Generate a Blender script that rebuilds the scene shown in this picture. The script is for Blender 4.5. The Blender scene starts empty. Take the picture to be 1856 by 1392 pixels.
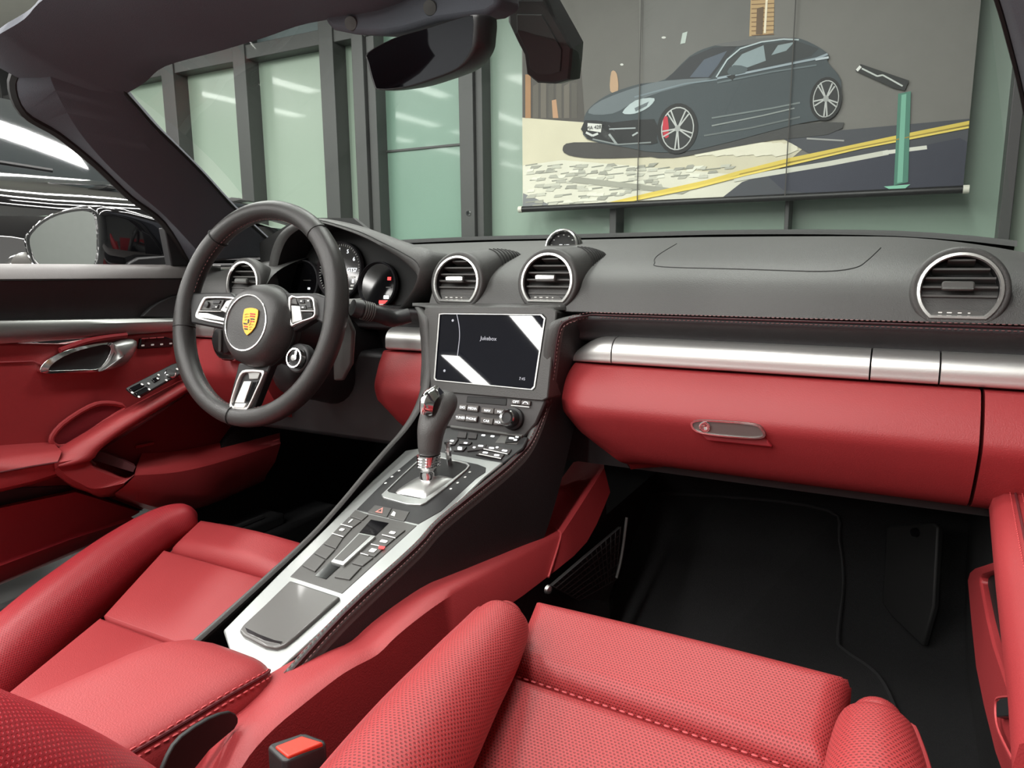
import bpy, bmesh, math, random
import numpy as np
from mathutils import Vector, Matrix
random.seed(7)
# ---------------------------------------------------------------- camera
F, CX, CY = 1300.0, 928.0, 696.0                 # pixels of the 1856x1392 frame
CAM = np.array([.54, -.97, .92])
_d = np.array([62, -7500, -1300.]); _d /= np.linalg.norm(_d); _up = -_d
_lx = np.array([2438, -206, 1300.]); _lx -= _up*_lx.dot(_up); _lx /= np.linalg.norm(_lx)
_fy = np.cross(_up, _lx)
W2C = np.stack([_lx, _fy, _up], 1); C2W = W2C.T
scene = bpy.context.scene
cam = bpy.data.cameras.new('camera'); camo = bpy.data.objects.new('camera', cam)
scene.collection.objects.link(camo); scene.camera = camo
cam.sensor_width = 36; cam.lens = F/1856*36; cam.clip_start = .01; cam.clip_end = 200
m4 = Matrix.Identity(4)
for i in range(3):
    for j in range(3): m4[i][j] = C2W[i, j]
    m4[i][3] = CAM[i]
camo.matrix_world = m4
# ---------------------------------------------------------------- world and exposure
wd = bpy.data.worlds.new('world'); scene.world = wd; wd.use_nodes = True
wd.node_tree.nodes['Background'].inputs[0].default_value = (.80, .82, .80, 1)
wd.node_tree.nodes['Background'].inputs[1].default_value = .25
vs = scene.view_settings
vs.view_transform = 'Standard'; vs.look = 'None'; vs.gamma = 1; vs.use_curve_mapping = False
vs.exposure = 0.30
LIGHT = 26.0                                     # ceiling strip luminance
# ---------------------------------------------------------------- helpers
V = lambda *a: np.array(a, float)
def ray(u, v): return C2W @ np.array([(u-CX)/F, -(v-CY)/F, -1.])
def P(u, v, x=None, y=None, z=None):             # pixel -> point on an axis plane of the place
    r = ray(u, v)
    if x is not None: t = (x-CAM[0])/r[0]
    elif y is not None: t = (y-CAM[1])/r[1]
    else: t = (z-CAM[2])/r[2]
    return CAM+r*t
def PL(u, v, p0, n):                             # pixel -> point on any plane
    r = ray(u, v); n = np.array(n, float)
    return CAM+r*(n.dot(np.array(p0)-CAM)/n.dot(r))
def pxs(L, **k): return [P(u, v, **k) for u, v in L]
def pls(L, p0, n): return [PL(u, v, p0, n) for u, v in L]
def onprof(u, v, prof):                          # pixel -> point on a surface swept along x with a (y,z) profile
    r = ray(u, v); best = None
    for (a, b), (c, d) in zip(prof[:-1], prof[1:]):
        A = np.array([[r[1], -(c-a)], [r[2], -(d-b)]])
        try: t, s = np.linalg.solve(A, np.array([a-CAM[1], b-CAM[2]]))
        except np.linalg.LinAlgError: continue
        if -1e-6 <= s <= 1+1e-6 and t > 0 and (best is None or t < best): best = t
    if best is None:
        return P(u, v, y=prof[0][0])
    return CAM+r*best
def cr(pts, n=6, closed=False):                  # Catmull-Rom through the points
    pts = [np.array(p, float) for p in pts]; N = len(pts); out = []
    for i in range(N if closed else N-1):
        g = (lambda k: pts[k % N]) if closed else (lambda k: pts[min(max(k, 0), N-1)])
        p0, p1, p2, p3 = g(i-1), g(i), g(i+1), g(i+2)
        for k in range(n):
            t = k/n
            out.append(.5*((2*p1)+(-p0+p2)*t+(2*p0-5*p1+4*p2-p3)*t*t+(-p0+3*p1-3*p2+p3)*t**3))
    if not closed: out.append(pts[-1])
    return out
def lin(c):
    c = np.array(c, float)/255.
    return tuple(np.where(c <= .04045, c/12.92, ((c+.055)/1.055)**2.4))+(1.,)
MATS = {}
def mat(name, col, rough=.5, metal=0., bump=None, var=0., vscale=8., coat=0., emit=None, spec=.5, sheen=0.):
    if name in MATS: return MATS[name]
    m = bpy.data.materials.new(name); m.use_nodes = True; nt = m.node_tree; b = nt.nodes['Principled BSDF']
    c = lin(col) if max(col) > 1 else tuple(col)+(1.,)
    b.inputs['Base Color'].default_value = c; b.inputs['Roughness'].default_value = rough
    b.inputs['Metallic'].default_value = metal; b.inputs['Coat Weight'].default_value = coat
    b.inputs['Coat Roughness'].default_value = .05; b.inputs['Specular IOR Level'].default_value = spec
    b.inputs['Sheen Weight'].default_value = sheen
    tc = nt.nodes.new('ShaderNodeTexCoord')
    if var:
        nz = nt.nodes.new('ShaderNodeTexNoise'); nz.inputs['Scale'].default_value = vscale; nz.inputs['Detail'].default_value = 4
        nt.links.new(tc.outputs['Object'], nz.inputs['Vector'])
        mx = nt.nodes.new('ShaderNodeMix'); mx.data_type = 'RGBA'
        mx.inputs[6].default_value = tuple(x*(1-var) for x in c[:3])+(1,); mx.inputs[7].default_value = tuple(min(1, x*(1+var)) for x in c[:3])+(1,)
        nt.links.new(nz.outputs['Fac'], mx.inputs[0]); nt.links.new(mx.outputs[2], b.inputs['Base Color'])
    if bump:
        nz = nt.nodes.new('ShaderNodeTexNoise'); nz.inputs['Scale'].default_value = bump[0]; nz.inputs['Detail'].default_value = 3
        nt.links.new(tc.outputs['Object'], nz.inputs['Vector'])
        bp = nt.nodes.new('ShaderNodeBump'); bp.inputs['Strength'].default_value = bump[1]; bp.inputs['Distance'].default_value = .002
        nt.links.new(nz.outputs['Fac'], bp.inputs['Height']); nt.links.new(bp.outputs[0], b.inputs['Normal'])
    if emit:
        b.inputs['Emission Color'].default_value = lin(emit[0]) if max(emit[0]) > 1 else tuple(emit[0])+(1.,); b.inputs['Emission Strength'].default_value = emit[1]
    MATS[name] = m; return m
def perforated(name, col, pitch=.0032, rad=.30, rough=.42, hole=.35, rot=0.):
    m = mat(name, col, rough, bump=(900, .15)); nt = m.node_tree; b = nt.nodes['Principled BSDF']; N = nt.nodes.new; K = nt.links.new
    def math_(op, a, c=None):
        n = N('ShaderNodeMath'); n.operation = op
        for i, q in enumerate((a, c)):
            if q is None: continue
            if isinstance(q, (int, float)): n.inputs[i].default_value = q
            else: K(q, n.inputs[i])
        return n.outputs[0]
    uv = N('ShaderNodeUVMap'); sp = N('ShaderNodeSeparateXYZ'); K(uv.outputs[0], sp.inputs[0])
    x = math_('MULTIPLY', sp.outputs[0], 1/pitch); y = math_('MULTIPLY', sp.outputs[1], 1/pitch*1.1)
    row = math_('FLOOR', y); x = math_('ADD', x, math_('MULTIPLY', math_('MODULO', row, 2), .5))
    fx = math_('SUBTRACT', math_('FRACT', x), .5); fy = math_('SUBTRACT', math_('FRACT', y), .5)
    r = math_('SQRT', math_('ADD', math_('MULTIPLY', fx, fx), math_('MULTIPLY', fy, fy)))
    mr = N('ShaderNodeMapRange'); mr.interpolation_type = 'SMOOTHSTEP'
    mr.inputs['From Min'].default_value = rad*.7; mr.inputs['From Max'].default_value = rad*1.25; K(r, mr.inputs['Value'])
    mx = N('ShaderNodeMix'); mx.data_type = 'RGBA'; c = b.inputs['Base Color'].default_value
    mx.inputs[6].default_value = (c[0]*hole, c[1]*hole, c[2]*hole, 1); mx.inputs[7].default_value = c
    K(mr.outputs[0], mx.inputs[0]); K(mx.outputs[2], b.inputs['Base Color'])
    bp = N('ShaderNodeBump'); bp.inputs['Strength'].default_value = .6; bp.inputs['Distance'].default_value = .0006
    K(mr.outputs[0], bp.inputs['Height']); K(bp.outputs[0], b.inputs['Normal'])
    return m
COL = scene.collection
def link(o, parent, label=None, cat=None, group=None, kind=None):
    COL.objects.link(o)
    if parent is not None:
        o.parent = parent
        if parent.type == 'EMPTY': o.matrix_parent_inverse = Matrix.Translation(-parent.location)
    for k, v in (('label', label), ('category', cat), ('group', group), ('kind', kind)):
        if v: o[k] = v
    return o
def thing(name, label, cat, loc=(0, 0, 0), group=None, kind=None):
    o = bpy.data.objects.new(name, None); o.location = Vector([float(q) for q in loc]); o.empty_display_size = .05
    return link(o, None, label, cat, group, kind)
def mk(name, verts, faces, m, parent=None, smooth=True, bevel=0, seg=2, sub=0, solid=0, angle=40, uv=None, weld=False, **kw):
    me = bpy.data.meshes.new(name)
    me.from_pydata([tuple(float(c) for c in v) for v in verts], [], [tuple(f) for f in faces])
    bm = bmesh.new(); bm.from_mesh(me)
    if weld: bmesh.ops.remove_doubles(bm, verts=bm.verts, dist=1e-5)
    if uv is None and not solid: bmesh.ops.recalc_face_normals(bm, faces=bm.faces)
    bm.to_mesh(me); bm.free()
    if uv is not None:
        l = me.uv_layers.new(name='UVMap')
        for lp in me.loops: l.data[lp.index].uv = uv[lp.vertex_index]
    ml = m if isinstance(m, (list, tuple)) else [m]
    for q in ml: me.materials.append(q)
    if smooth:
        for p in me.polygons: p.use_smooth = True
        if angle < 180 and not sub: me.set_sharp_from_angle(angle=math.radians(angle))
    o = bpy.data.objects.new(name, me)
    if solid:
        s = o.modifiers.new('solid', 'SOLIDIFY'); s.thickness = abs(solid); s.offset = -1 if solid > 0 else 1
    if bevel:
        b = o.modifiers.new('bevel', 'BEVEL'); b.width = bevel; b.segments = seg; b.limit_method = 'ANGLE'; b.angle_limit = math.radians(35)
    if sub:
        s = o.modifiers.new('sub', 'SUBSURF'); s.levels = sub; s.render_levels = sub
    return link(o, parent, **kw)
def grid(name, rows, m, parent=None, closeu=False, closev=False, caps=False, **kw):
    R = len(rows); Cn = len(rows[0]); v = [p for r in rows for p in r]; f = []
    for i in range(R if closev else R-1):
        for j in range(Cn if closeu else Cn-1):
            a, b = i*Cn+j, i*Cn+(j+1) % Cn; c, d = ((i+1) % R)*Cn+(j+1) % Cn, ((i+1) % R)*Cn+j
            f.append((a, b, c, d))
    if caps: f.append(tuple(range(Cn))[::-1]); f.append(tuple((R-1)*Cn+j for j in range(Cn)))
    A = np.array([[np.array(p, float) for p in r] for r in rows])
    du = np.linalg.norm(np.diff(A[R//2], axis=0), axis=1); dv = np.linalg.norm(np.diff(A[:, Cn//2], axis=0), axis=1)
    U = np.concatenate([[0], np.cumsum(du)]); W = np.concatenate([[0], np.cumsum(dv)])
    uv = [(U[j], W[i]) for i in range(R) for j in range(Cn)]
    o = mk(name, v, f, m, parent, uv=uv, **kw)
    bm = bmesh.new(); bm.from_mesh(o.data); bmesh.ops.recalc_face_normals(bm, faces=bm.faces); bm.to_mesh(o.data); bm.free()
    return o
def frames(pts, closed=False):
    pts = [np.array(p, float) for p in pts]; n = len(pts); T = []
    for i in range(n):
        a = pts[(i-1) % n] if closed or i > 0 else pts[i]; b = pts[(i+1) % n] if closed or i < n-1 else pts[i]
        t = b-a; T.append(t/(np.linalg.norm(t)+1e-12))
    up = np.array([0, 0, 1.]) if abs(T[0][2]) < .9 else np.array([1., 0, 0])
    N = []
    x = np.cross(T[0], up); x /= np.linalg.norm(x)
    for i in range(n):
        x = x-T[i]*x.dot(T[i]); x /= np.linalg.norm(x)+1e-12; N.append((x, np.cross(x, T[i])))
    return pts, T, N
def tube_data(pts, r, n=8, closed=False, sec=None):
    pts, T, N = frames(pts, closed); rows = []
    for i, p in enumerate(pts):
        rr = r[i] if hasattr(r, '__len__') else r
        if sec: rows.append([p+N[i][0]*a*rr+N[i][1]*b*rr for a, b in sec])
        else: rows.append([p+rr*(N[i][0]*math.cos(2*math.pi*k/n)+N[i][1]*math.sin(2*math.pi*k/n)) for k in range(n)])
    return rows
def tube(name, pts, r, m, parent=None, n=8, closed=False, sec=None, **kw):
    rows = tube_data(pts, r, n, closed, sec)
    return grid(name, rows, m, parent, closeu=True, closev=closed, caps=not closed, **kw)
def slab(name, poly, vec, m, parent=None, bevel=0, **kw):      # polygon extruded by a vector
    n = len(poly); vec = np.array(vec, float); v = [np.array(p, float) for p in poly]; v = v+[p+vec for p in v]
    f = [tuple(range(n)), tuple(range(2*n-1, n-1, -1))]+[(i, (i+1) % n, n+(i+1) % n, n+i)[::-1] for i in range(n)]
    return mk(name, v, f, m, parent, bevel=bevel, **kw)
def box(name, lo, hi, m, parent=None, bevel=0, **kw):
    (a, b, c), (d, e, f) = lo, hi
    return slab(name, [(a, b, c), (d, b, c), (d, e, c), (a, e, c)], (0, 0, f-c), m, parent, bevel, **kw)
def ring(name, outer, inner, vec, m, parent=None, bevel=0, **kw):   # frame between two loops of equal count, extruded
    n = len(outer); vec = np.array(vec, float)
    o = [np.array(p, float) for p in outer]; i_ = [np.array(p, float) for p in inner]
    v = o+i_+[p+vec for p in o]+[p+vec for p in i_]; f = []
    for k in range(n):
        j = (k+1) % n
        f += [(k, j, n+j, n+k), (2*n+k, 3*n+k, 3*n+j, 2*n+j), (k, 2*n+k, 2*n+j, j), (n+k, n+j, 3*n+j, 3*n+k)]
    return mk(name, v, f, m, parent, bevel=bevel, **kw)
def multi(name, pieces, m, parent=None, **kw):                 # many little closed pieces in one mesh
    v = []; f = []
    for pv, pf in pieces:
        o = len(v); v += list(pv); f += [tuple(o+i for i in q) for q in pf]
    return mk(name, v, f, m, parent, **kw)
def stitch_pieces(path, length=.0034, gap=.0022, w=.0009, nrm=None):
    path = [np.array(p, float) for p in path]; d = [0]
    for a, b in zip(path[:-1], path[1:]): d.append(d[-1]+np.linalg.norm(b-a))
    out = []; s = 0
    def at(s):
        k = min(max(np.searchsorted(d, s)-1, 0), len(path)-2); t = (s-d[k])/(d[k+1]-d[k]+1e-12)
        return path[k]+(path[k+1]-path[k])*t
    while s+length < d[-1]:
        a, b = at(s), at(s+length); t = b-a; t /= np.linalg.norm(t)+1e-12
        up = np.array([0, 0, 1.]) if nrm is None else np.array(nrm, float)
        x = np.cross(t, up); x /= np.linalg.norm(x)+1e-12; y = np.cross(x, t)
        pv = []
        for c, k in ((a, .5), (a+(b-a)*.25, 1), (a+(b-a)*.75, 1), (b, .5)):
            pv += [c+x*w*k, c+y*w*k, c-x*w*k, c-y*w*k]
        pf = [(0, 1, 2, 3), (15, 14, 13, 12)]
        for q in range(3):
            for e in range(4): pf.append((q*4+e, q*4+(e+1) % 4, q*4+4+(e+1) % 4, q*4+4+e)[::-1])
        out.append((pv, pf)); s += length+gap
    return out
def stitches(name, path, m, parent, nrm=None, length=.0034, gap=.0022, w=.0008):
    return multi(name, stitch_pieces(path, length, gap, w, nrm), m, parent, kind='stuff')
def frame_of(p0, n, xdir=(1, 0, 0)):
    n = np.array(n, float); n /= np.linalg.norm(n); x = np.array(xdir, float); x -= n*x.dot(n); x /= np.linalg.norm(x)
    return np.array(p0, float), x, np.cross(n, x), n
def text(name, s, fr, size, m, parent=None, off=(0, 0), depth=.0004, align='CENTER', lift=.0006, **kw):
    p0, x, y, n = fr
    c = bpy.data.curves.new(name, 'FONT'); c.body = s; c.size = size; c.align_x = align; c.align_y = 'CENTER'; c.extrude = depth; c.resolution_u = 3
    t = bpy.data.objects.new('tmp', c); me = bpy.data.meshes.new_from_object(t); bpy.data.objects.remove(t); bpy.data.curves.remove(c)
    me.name = name; M_ = np.stack([x, y, n], 1); o3 = p0+x*off[0]+y*off[1]+n*lift
    for v in me.vertices: v.co = Vector(M_@np.array(v.co)+o3)
    me.materials.clear(); me.materials.append(m)
    return link(bpy.data.objects.new(name, me), parent, **kw)
def circ(fr, r, n=32, a0=0, a1=2*math.pi, rx=None, lift=0, off=(0, 0)):
    p0, x, y, nn = fr; rx = rx or r; full = abs(a1-a0-2*math.pi) < 1e-6
    return [p0+x*(off[0]+rx*math.cos(a0+(a1-a0)*k/(n if full else n-1)))+y*(off[1]+r*math.sin(a0+(a1-a0)*k/(n if full else n-1)))+nn*lift for k in range(n)]
def disc(name, fr, r, h, m, parent=None, n=24, off=(0, 0), lift=0, bevel=0, rx=None, **kw):
    return slab(name, circ(fr, r, n, off=off, lift=lift, rx=rx), np.array(fr[3])*h, m, parent, bevel, **kw)
def rrect(fr, w, h, r=.002, off=(0, 0), lift=0, n=4):
    p0, x, y, nn = fr; out = []
    for sx, sy, a in ((1, 1, 0), (-1, 1, 90), (-1, -1, 180), (1, -1, 270)):
        for k in range(n):
            t = math.radians(a+90*k/(n-1)); out.append(p0+x*(off[0]+sx*(w/2-r)+r*math.cos(t))+y*(off[1]+sy*(h/2-r)+r*math.sin(t))+nn*lift)
    return out
def lathe(name, fr, prof, m, parent=None, n=32, **kw):           # prof: (radius, height along n)
    p0, x, y, nn = fr
    rows = [[p0+nn*h+r*(x*math.cos(2*math.pi*k/n)+y*math.sin(2*math.pi*k/n)) for k in range(n)] for r, h in prof]
    return grid(name, rows, m, parent, closeu=True, caps=True, **kw)
# ---------------------------------------------------------------- materials
RED = mat('red_leather', (.34, .033, .037), .47, bump=(700, .2), var=.08, vscale=5)
REDP = perforated('red_perforated_leather', (.39, .040, .043), rad=.27, hole=.45, rough=.47)
REDS = mat('red_thread', (.50, .06, .065), .6)
REDD = mat('red_plastic', (.28, .015, .022), .5, bump=(900, .2))
WLE = mat('wheel_leather', (.045, .044, .043), .36, bump=(800, .2))
BLK = mat('black_leather', (.070, .069, .067), .46, bump=(800, .3), var=.12, vscale=6)
BLKD = mat('black_soft_trim', (.030, .029, .031), .6, bump=(900, .3))
THR = mat('maroon_thread', (.22, .10, .10), .6)
PLA = mat('black_plastic', (.022, .022, .023), .42, bump=(1500, .1))
PLAG = mat('grey_plastic', (.085, .084, .080), .40)
GLO = mat('gloss_black', (.006, .006, .007), .06)
SILV = mat('brushed_aluminium', (.80, .80, .78), .40, metal=.85, bump=(400, .05))
SILVD = mat('satin_aluminium', (.40, .40, .39), .38, metal=.9)
RIM = mat('vent_rim_silver', (.88, .88, .86), .22, metal=.85)
CHR = mat('chrome', (.82, .82, .82), .10, metal=1.)
WHT = mat('white_print', (.85, .85, .82), .5)
WHTL = mat('backlit_white', (.8, .8, .78), .5, emit=((.9, .95, 1.), 1.0))
REDL = mat('backlit_red', (.5, .02, .02), .5, emit=((1., .05, .05), 1.6))
CAR = mat('black_carpet', (.010, .010, .0105), .95, bump=(500, 1.0), var=.45, vscale=300)
RUB = mat('black_rubber', (.012, .012, .012), .6)
HEAD = mat('grey_headliner', (.105, .112, .132), .85, bump=(1200, .4))
# ================================================================ the showroom
floor_m = mat('polished_grey_floor', (.16, .16, .155), .18, var=.08, vscale=1.5)
ceil_m = mat('ceiling_paint', (.60, .575, .54), .8, var=.05)
wall_m = mat('side_wall_paint', (.22, .23, .22), .7, var=.06)
frame_m = mat('window_frame_grey', (.066, .067, .066), .45, bump=(300, .05))
def frosted(name, col): return mat(name, col, .30, var=.05, vscale=2., coat=.25)
PA = frosted('frosted_glass_pale', (.35, .44, .36)); PB = frosted('frosted_glass_green', (.21, .34, .27)); PC = frosted('frosted_glass_grey_green', (.30, .40, .33)); PD = frosted('upper_glass_blue_grey', (.16, .20, .21))
WX0, WX1, WY0, WY, CZ = -10., 5., -9., 4., 3.35
box('floor', (WX0, WY0, -.1), (WX1, WY+.3, 0), floor_m, kind='structure')
box('ceiling', (WX0, WY0, CZ), (WX1, WY+.3, CZ+.1), ceil_m, kind='structure')
box('wall_left', (WX0-.1, WY0, 0), (WX0, WY+.3, CZ), wall_m, kind='structure')
box('wall_right', (WX1, WY0, 0), (WX1+.1, WY+.3, CZ), wall_m, kind='structure')
box('wall_rear', (WX0, WY0-.1, 0), (WX1, WY0, CZ), wall_m, kind='structure')
wb = box('wall_back', (WX0, WY+.16, 0), (WX1, WY+.3, CZ), frame_m, kind='structure')
wx = lambda u, v: P(u, v, y=WY)[0]
zt = P(440, 112, y=WY)[2]                        # top of the tall panes
def bar(x0, x1, z0, z1, y0=None, y1=None, nm='mullion'):
    box(nm, (x0, (WY-.06) if y0 is None else y0, z0), (x1, (WY+.16) if y1 is None else y1, z1), frame_m, wb, bevel=.004)
mul = [(wx(307, 200), wx(329, 200)), (wx(437, 200), wx(459, 200)), (wx(592, 200), wx(617, 200)), (wx(652, 250), wx(672, 250)), (wx(674, 250), wx(688, 250)),
       (wx(841, 300), wx(866, 300)), (wx(867, 300), wx(879, 300)), (wx(1110, 405), wx(1122, 405)), (wx(1424, 400), wx(1432, 400)), (wx(1809, 400), wx(1831, 400))]
step = mul[1][0]-mul[0][0]
extra = [(mul[0][0]-step*k, mul[0][1]-step*k) for k in (1, 2, 3)]+[(mul[-1][0]+1.2*k, mul[-1][1]+1.2*k) for k in (1, 2, 3)]
for i, (a, b) in enumerate(extra+mul): bar(a, b, 0, CZ, y0=WY-(.03 if i in (10, 12) else .06))
bar(WX0+.01, mul[4][1]-.01, zt, zt+.12, y0=WY-.045, nm='transom'); bar(WX0+.01, WX1-.01, .002, .12, y0=WY-.045, nm='bottom_rail'); bar(mul[4][1], WX1-.01, 3.05, 3.2, y0=WY-.045, nm='transom')
xs = sorted(extra+mul)
for (a0, a1), (b0, b1) in zip(xs[:-1], xs[1:]):
    if b0-a1 < .04: continue
    left = b0 < mul[3][0]+.01
    pm = PA if left else (PB if a1 < mul[5][0] and b1 > mul[4][1] else PC)
    if abs(b1-mul[9][1]) < 2 and a1 > mul[8][0]: pm = PA if a1 >= mul[9][0] else PC
    box('pane', (a1, WY+.10, .12), (b0, WY+.125, zt if left else 3.05), pm, wb)
    if left: box('pane', (a1, WY+.10, zt+.12), (b0, WY+.125, CZ), PD, wb)
zj0 = P(690, 272, y=WY)[2]
box('pane_joint', (mul[4][1], WY+.085, zj0-.008), (mul[5][0], WY+.1, zj0+.008), frame_m, wb)
lk = thing('door_lock', 'small round steel lock on the grey wall post', 'lock', P(849, 386, y=WY-.06))
fr = frame_of(P(849, 386, y=WY-.061), (0, -1, 0))
lathe('rosette', fr, [(.001, -.001), (.022, -.001), (.022, .006), (.018, .010), (.001, .010)], CHR, lk, n=20)
box('key_slot', V(*fr[0])+V(-.003, -.0125, -.009), V(*fr[0])+V(.003, -.0095, .009), GLO, lk)
# ceiling strip lights
lamp_m = mat('lamp_diffuser', (.9, .9, .9), .5, emit=((1., .985, .95), LIGHT)); cas_m = mat('lamp_casing', (.75, .75, .75), .5)
def strip(x0, y0, x1, y1, label, w=.16):
    c = V((x0+x1)/2, (y0+y1)/2, CZ-.05); along_x = abs(x1-x0) > abs(y1-y0)
    hx, hy = (abs(x1-x0)/2, w/2) if along_x else (w/2, abs(y1-y0)/2)
    t = thing('ceiling_light', label, 'light', c, group='linear ceiling lights of the showroom')
    box('casing', (c[0]-hx-.012, c[1]-hy-.012, CZ-.05), (c[0]+hx+.012, c[1]+hy+.012, CZ), cas_m, t)
    mk('diffuser', [(c[0]-hx, c[1]-hy, CZ-.052), (c[0]+hx, c[1]-hy, CZ-.052), (c[0]+hx, c[1]+hy, CZ-.052), (c[0]-hx, c[1]+hy, CZ-.052)], [(0, 1, 2, 3)], lamp_m, t)
LB = 'white linear ceiling light above the cars, seen only as mirrored streaks'
for k in range(-4, 3):
    xx = -2.73+1.44*k
    for y0, y1 in (((-8.3, -5.85), (-5.2, -2.7), (-2.1, .4), (1.0, 2.7)) if k % 2 else ((-8.8, -7.0), (-6.4, -3.9), (-3.3, -.8), (-.2, 2.2))): strip(xx, y0, xx, y1, LB, w=.25)
# ---------------------------------------------------------------- banner
BY = 3.86
bl, br_ = P(948, 380, y=BY), P(1745, 343, y=BY); zb = (bl[2]+br_[2])/2; ztop = 3.06
ban = thing('banner', 'large hanging banner printed with a dark car on a city street', 'banner', (0, BY, zb))
PR = {}
def pm(c):
    k = tuple(c)
    if k not in PR: PR[k] = mat('print_%d_%d_%d' % k, tuple((q/255.)**2.2*1.15 for q in c), .55, var=.10, vscale=5.)
    return PR[k]
pv, pf, pmi, pmats = [], [], [], []
def pr(c, pts, layer, n=0):
    if n: pts = [tuple(q) for q in cr([np.array(p, float) for p in pts], n, True)]
    m = pm(c)
    if m not in pmats: pmats.append(m)
    o = len(pv)
    for u, v in pts:
        q = P(u, v, y=BY-.002-.0011*layer-.00001*len(pf)); q[0] = min(max(q[0], bl[0]), br_[0]); q[2] = min(max(q[2], zb), ztop); pv.append(q)
    pf.append(tuple(range(o, o+len(pts)))); pmi.append(pmats.index(m))
def prl(c, pts, w, layer):                       # printed line
    for (a, b), (c2, d) in zip(pts[:-1], pts[1:]):
        t = math.hypot(c2-a, d-b) or 1; nx, ny = -(d-b)/t*w/2, (c2-a)/t*w/2
        pr(c, [(a+nx, b+ny), (c2+nx, d+ny), (c2-nx, d-ny), (a-nx, b-ny)], layer)
def pre(c, cx, cy, rx, ry, layer, rot=0, n=24):
    r = math.radians(rot)
    pr(c, [(cx+rx*math.cos(t)*math.cos(r)-ry*math.sin(t)*math.sin(r), cy+rx*math.cos(t)*math.sin(r)+ry*math.sin(t)*math.cos(r)) for t in [2*math.pi*k/n for k in range(n)]], layer)
# street scene, traced from the photograph as flat print
pr((108, 106, 102), [(900, -300), (1856, -300), (1856, 500), (900, 500)], 0)
pr((92, 90, 86), [(900, -300), (1160, -300), (1160, 220), (900, 220)], 1)
pr((98, 97, 94), [(1165, -300), (1370, -300), (1370, 90), (1165, 160)], 1)
pr((70, 66, 62), [(948, 90), (1050, 80), (1060, 220), (948, 216)], 2)
for k in range(7): pr((78+8*(k % 3), 74+7*(k % 3), 68+6*(k % 3)), [(952+14*k, 150+6*(k % 2)), (962+14*k, 150), (962+14*k, 214), (952+14*k, 214)], 3)
pr((150, 112, 78), [(952, 135), (962, 135), (962, 214), (952, 214)], 4)
pr((168, 130, 100), [(1000, 182), (1008, 180), (1012, 214), (1002, 214)], 4); pr((170, 140, 112), [(1108, 130), (1118, 134), (1120, 165), (1106, 165)], 4, 3)
pr((176, 146, 104), [(1363, -60), (1405, -60), (1402, 60), (1358, 66)], 2)
for k in range(14): prl((120, 92, 64), [(1362, -40+8*k), (1403, -42+8*k)], 1.6, 3)
prl((226, 214, 188), [(1392, -40), (1386, 60)], 4, 4); pr((96, 76, 56), [(1372, 15), (1384, 12), (1382, 62), (1370, 62)], 4)
pr((176, 186, 180), [(1237, 60), (1246, 57), (1242, 78), (1233, 80)], 3); pre((200, 200, 195), 1203, 68, 4, 2, 3); pre((200, 200, 195), 1127, 117, 3, 2, 3)
# pavement, road and shadow
pr((196, 190, 166), [(940, 214), (1060, 222), (1100, 240), (1500, 230), (1420, 300), (1340, 400), (940, 400)], 2)
pr((206, 204, 188), [(948, 300), (1020, 290), (1500, 330), (1290, 400), (940, 400)], 3)
pr((120, 122, 124), [(948, 350), (1010, 378), (1000, 400), (940, 400)], 4)
for k in range(12):
    for j in range(6):
        u0, v0 = 952+40*k-16*j, 300+13*j+1.0*k
        if 948 < u0 < 1240-30*j+60*(j < 2): prl((136, 138, 128), [(u0, v0), (u0+22+6*((k+j) % 3), v0-3.5)], 2.2 if j > 2 else 1.6, 5)
rn = random.Random(3)
for k in range(150):
    u0, v0 = rn.uniform(955, 1330), rn.uniform(296, 372)
    if v0 < 400-.23*(u0-948)-8 and u0 < 1330-(v0-296)*2.4: g_ = rn.choice((150, 168, 186, 214)); pr((g_, g_, int(g_*.93)), [(u0, v0), (u0+rn.uniform(10, 20), v0-1.5), (u0+rn.uniform(8, 18), v0+rn.uniform(3, 6)), (u0-3, v0+5)], 5)
pr((150, 150, 138), [(1040, 320), (1250, 345), (1236, 352), (1030, 330)], 5)
for k in range(9): pr((214, 210, 190), [(1250+18*k, 262+4*(k % 3)), (1290+18*k, 258), (1302+18*k, 272), (1262+18*k, 284-2*(k % 2))], 4, 2)
pr((66, 68, 74), [(1420, 252), (1480, 240), (1760, 215), (1860, 210), (1860, 420), (1300, 420), (1345, 330), (1480, 285)], 4)
pr((52, 54, 66), [(1390, 318), (1500, 300), (1740, 250), (1860, 250), (1860, 420), (1500, 420), (1420, 345)], 5)
prl((196, 196, 184), [(1330, 325), (1500, 297), (1610, 276)], 9, 6); prl((206, 206, 196), [(1600, 277), (1680, 267)], 7, 6); prl((150, 150, 148), [(1462, 251), (1530, 255)], 3, 6)
prl((208, 184, 84), [(1096, 372), (1180, 352), (1280, 330), (1340, 313), (1430, 290), (1540, 267), (1610, 252), (1760, 222)], 7, 7)
prl((222, 198, 96), [(1130, 366), (1260, 340), (1345, 318), (1440, 296), (1560, 268), (1760, 230)], 4, 8); prl((150, 130, 60), [(1340, 316), (1540, 270), (1760, 226)], 2, 9)
pr((62, 60, 58), [(1020, 268), (1040, 258), (1140, 262), (1220, 280), (1180, 284), (1080, 287), (1030, 281)], 6, 3)
pr((60, 60, 60), [(1180, 284), (1240, 272), (1330, 248), (1440, 226), (1530, 222), (1500, 244), (1400, 254), (1280, 276), (1220, 286)], 6, 2)
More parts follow.
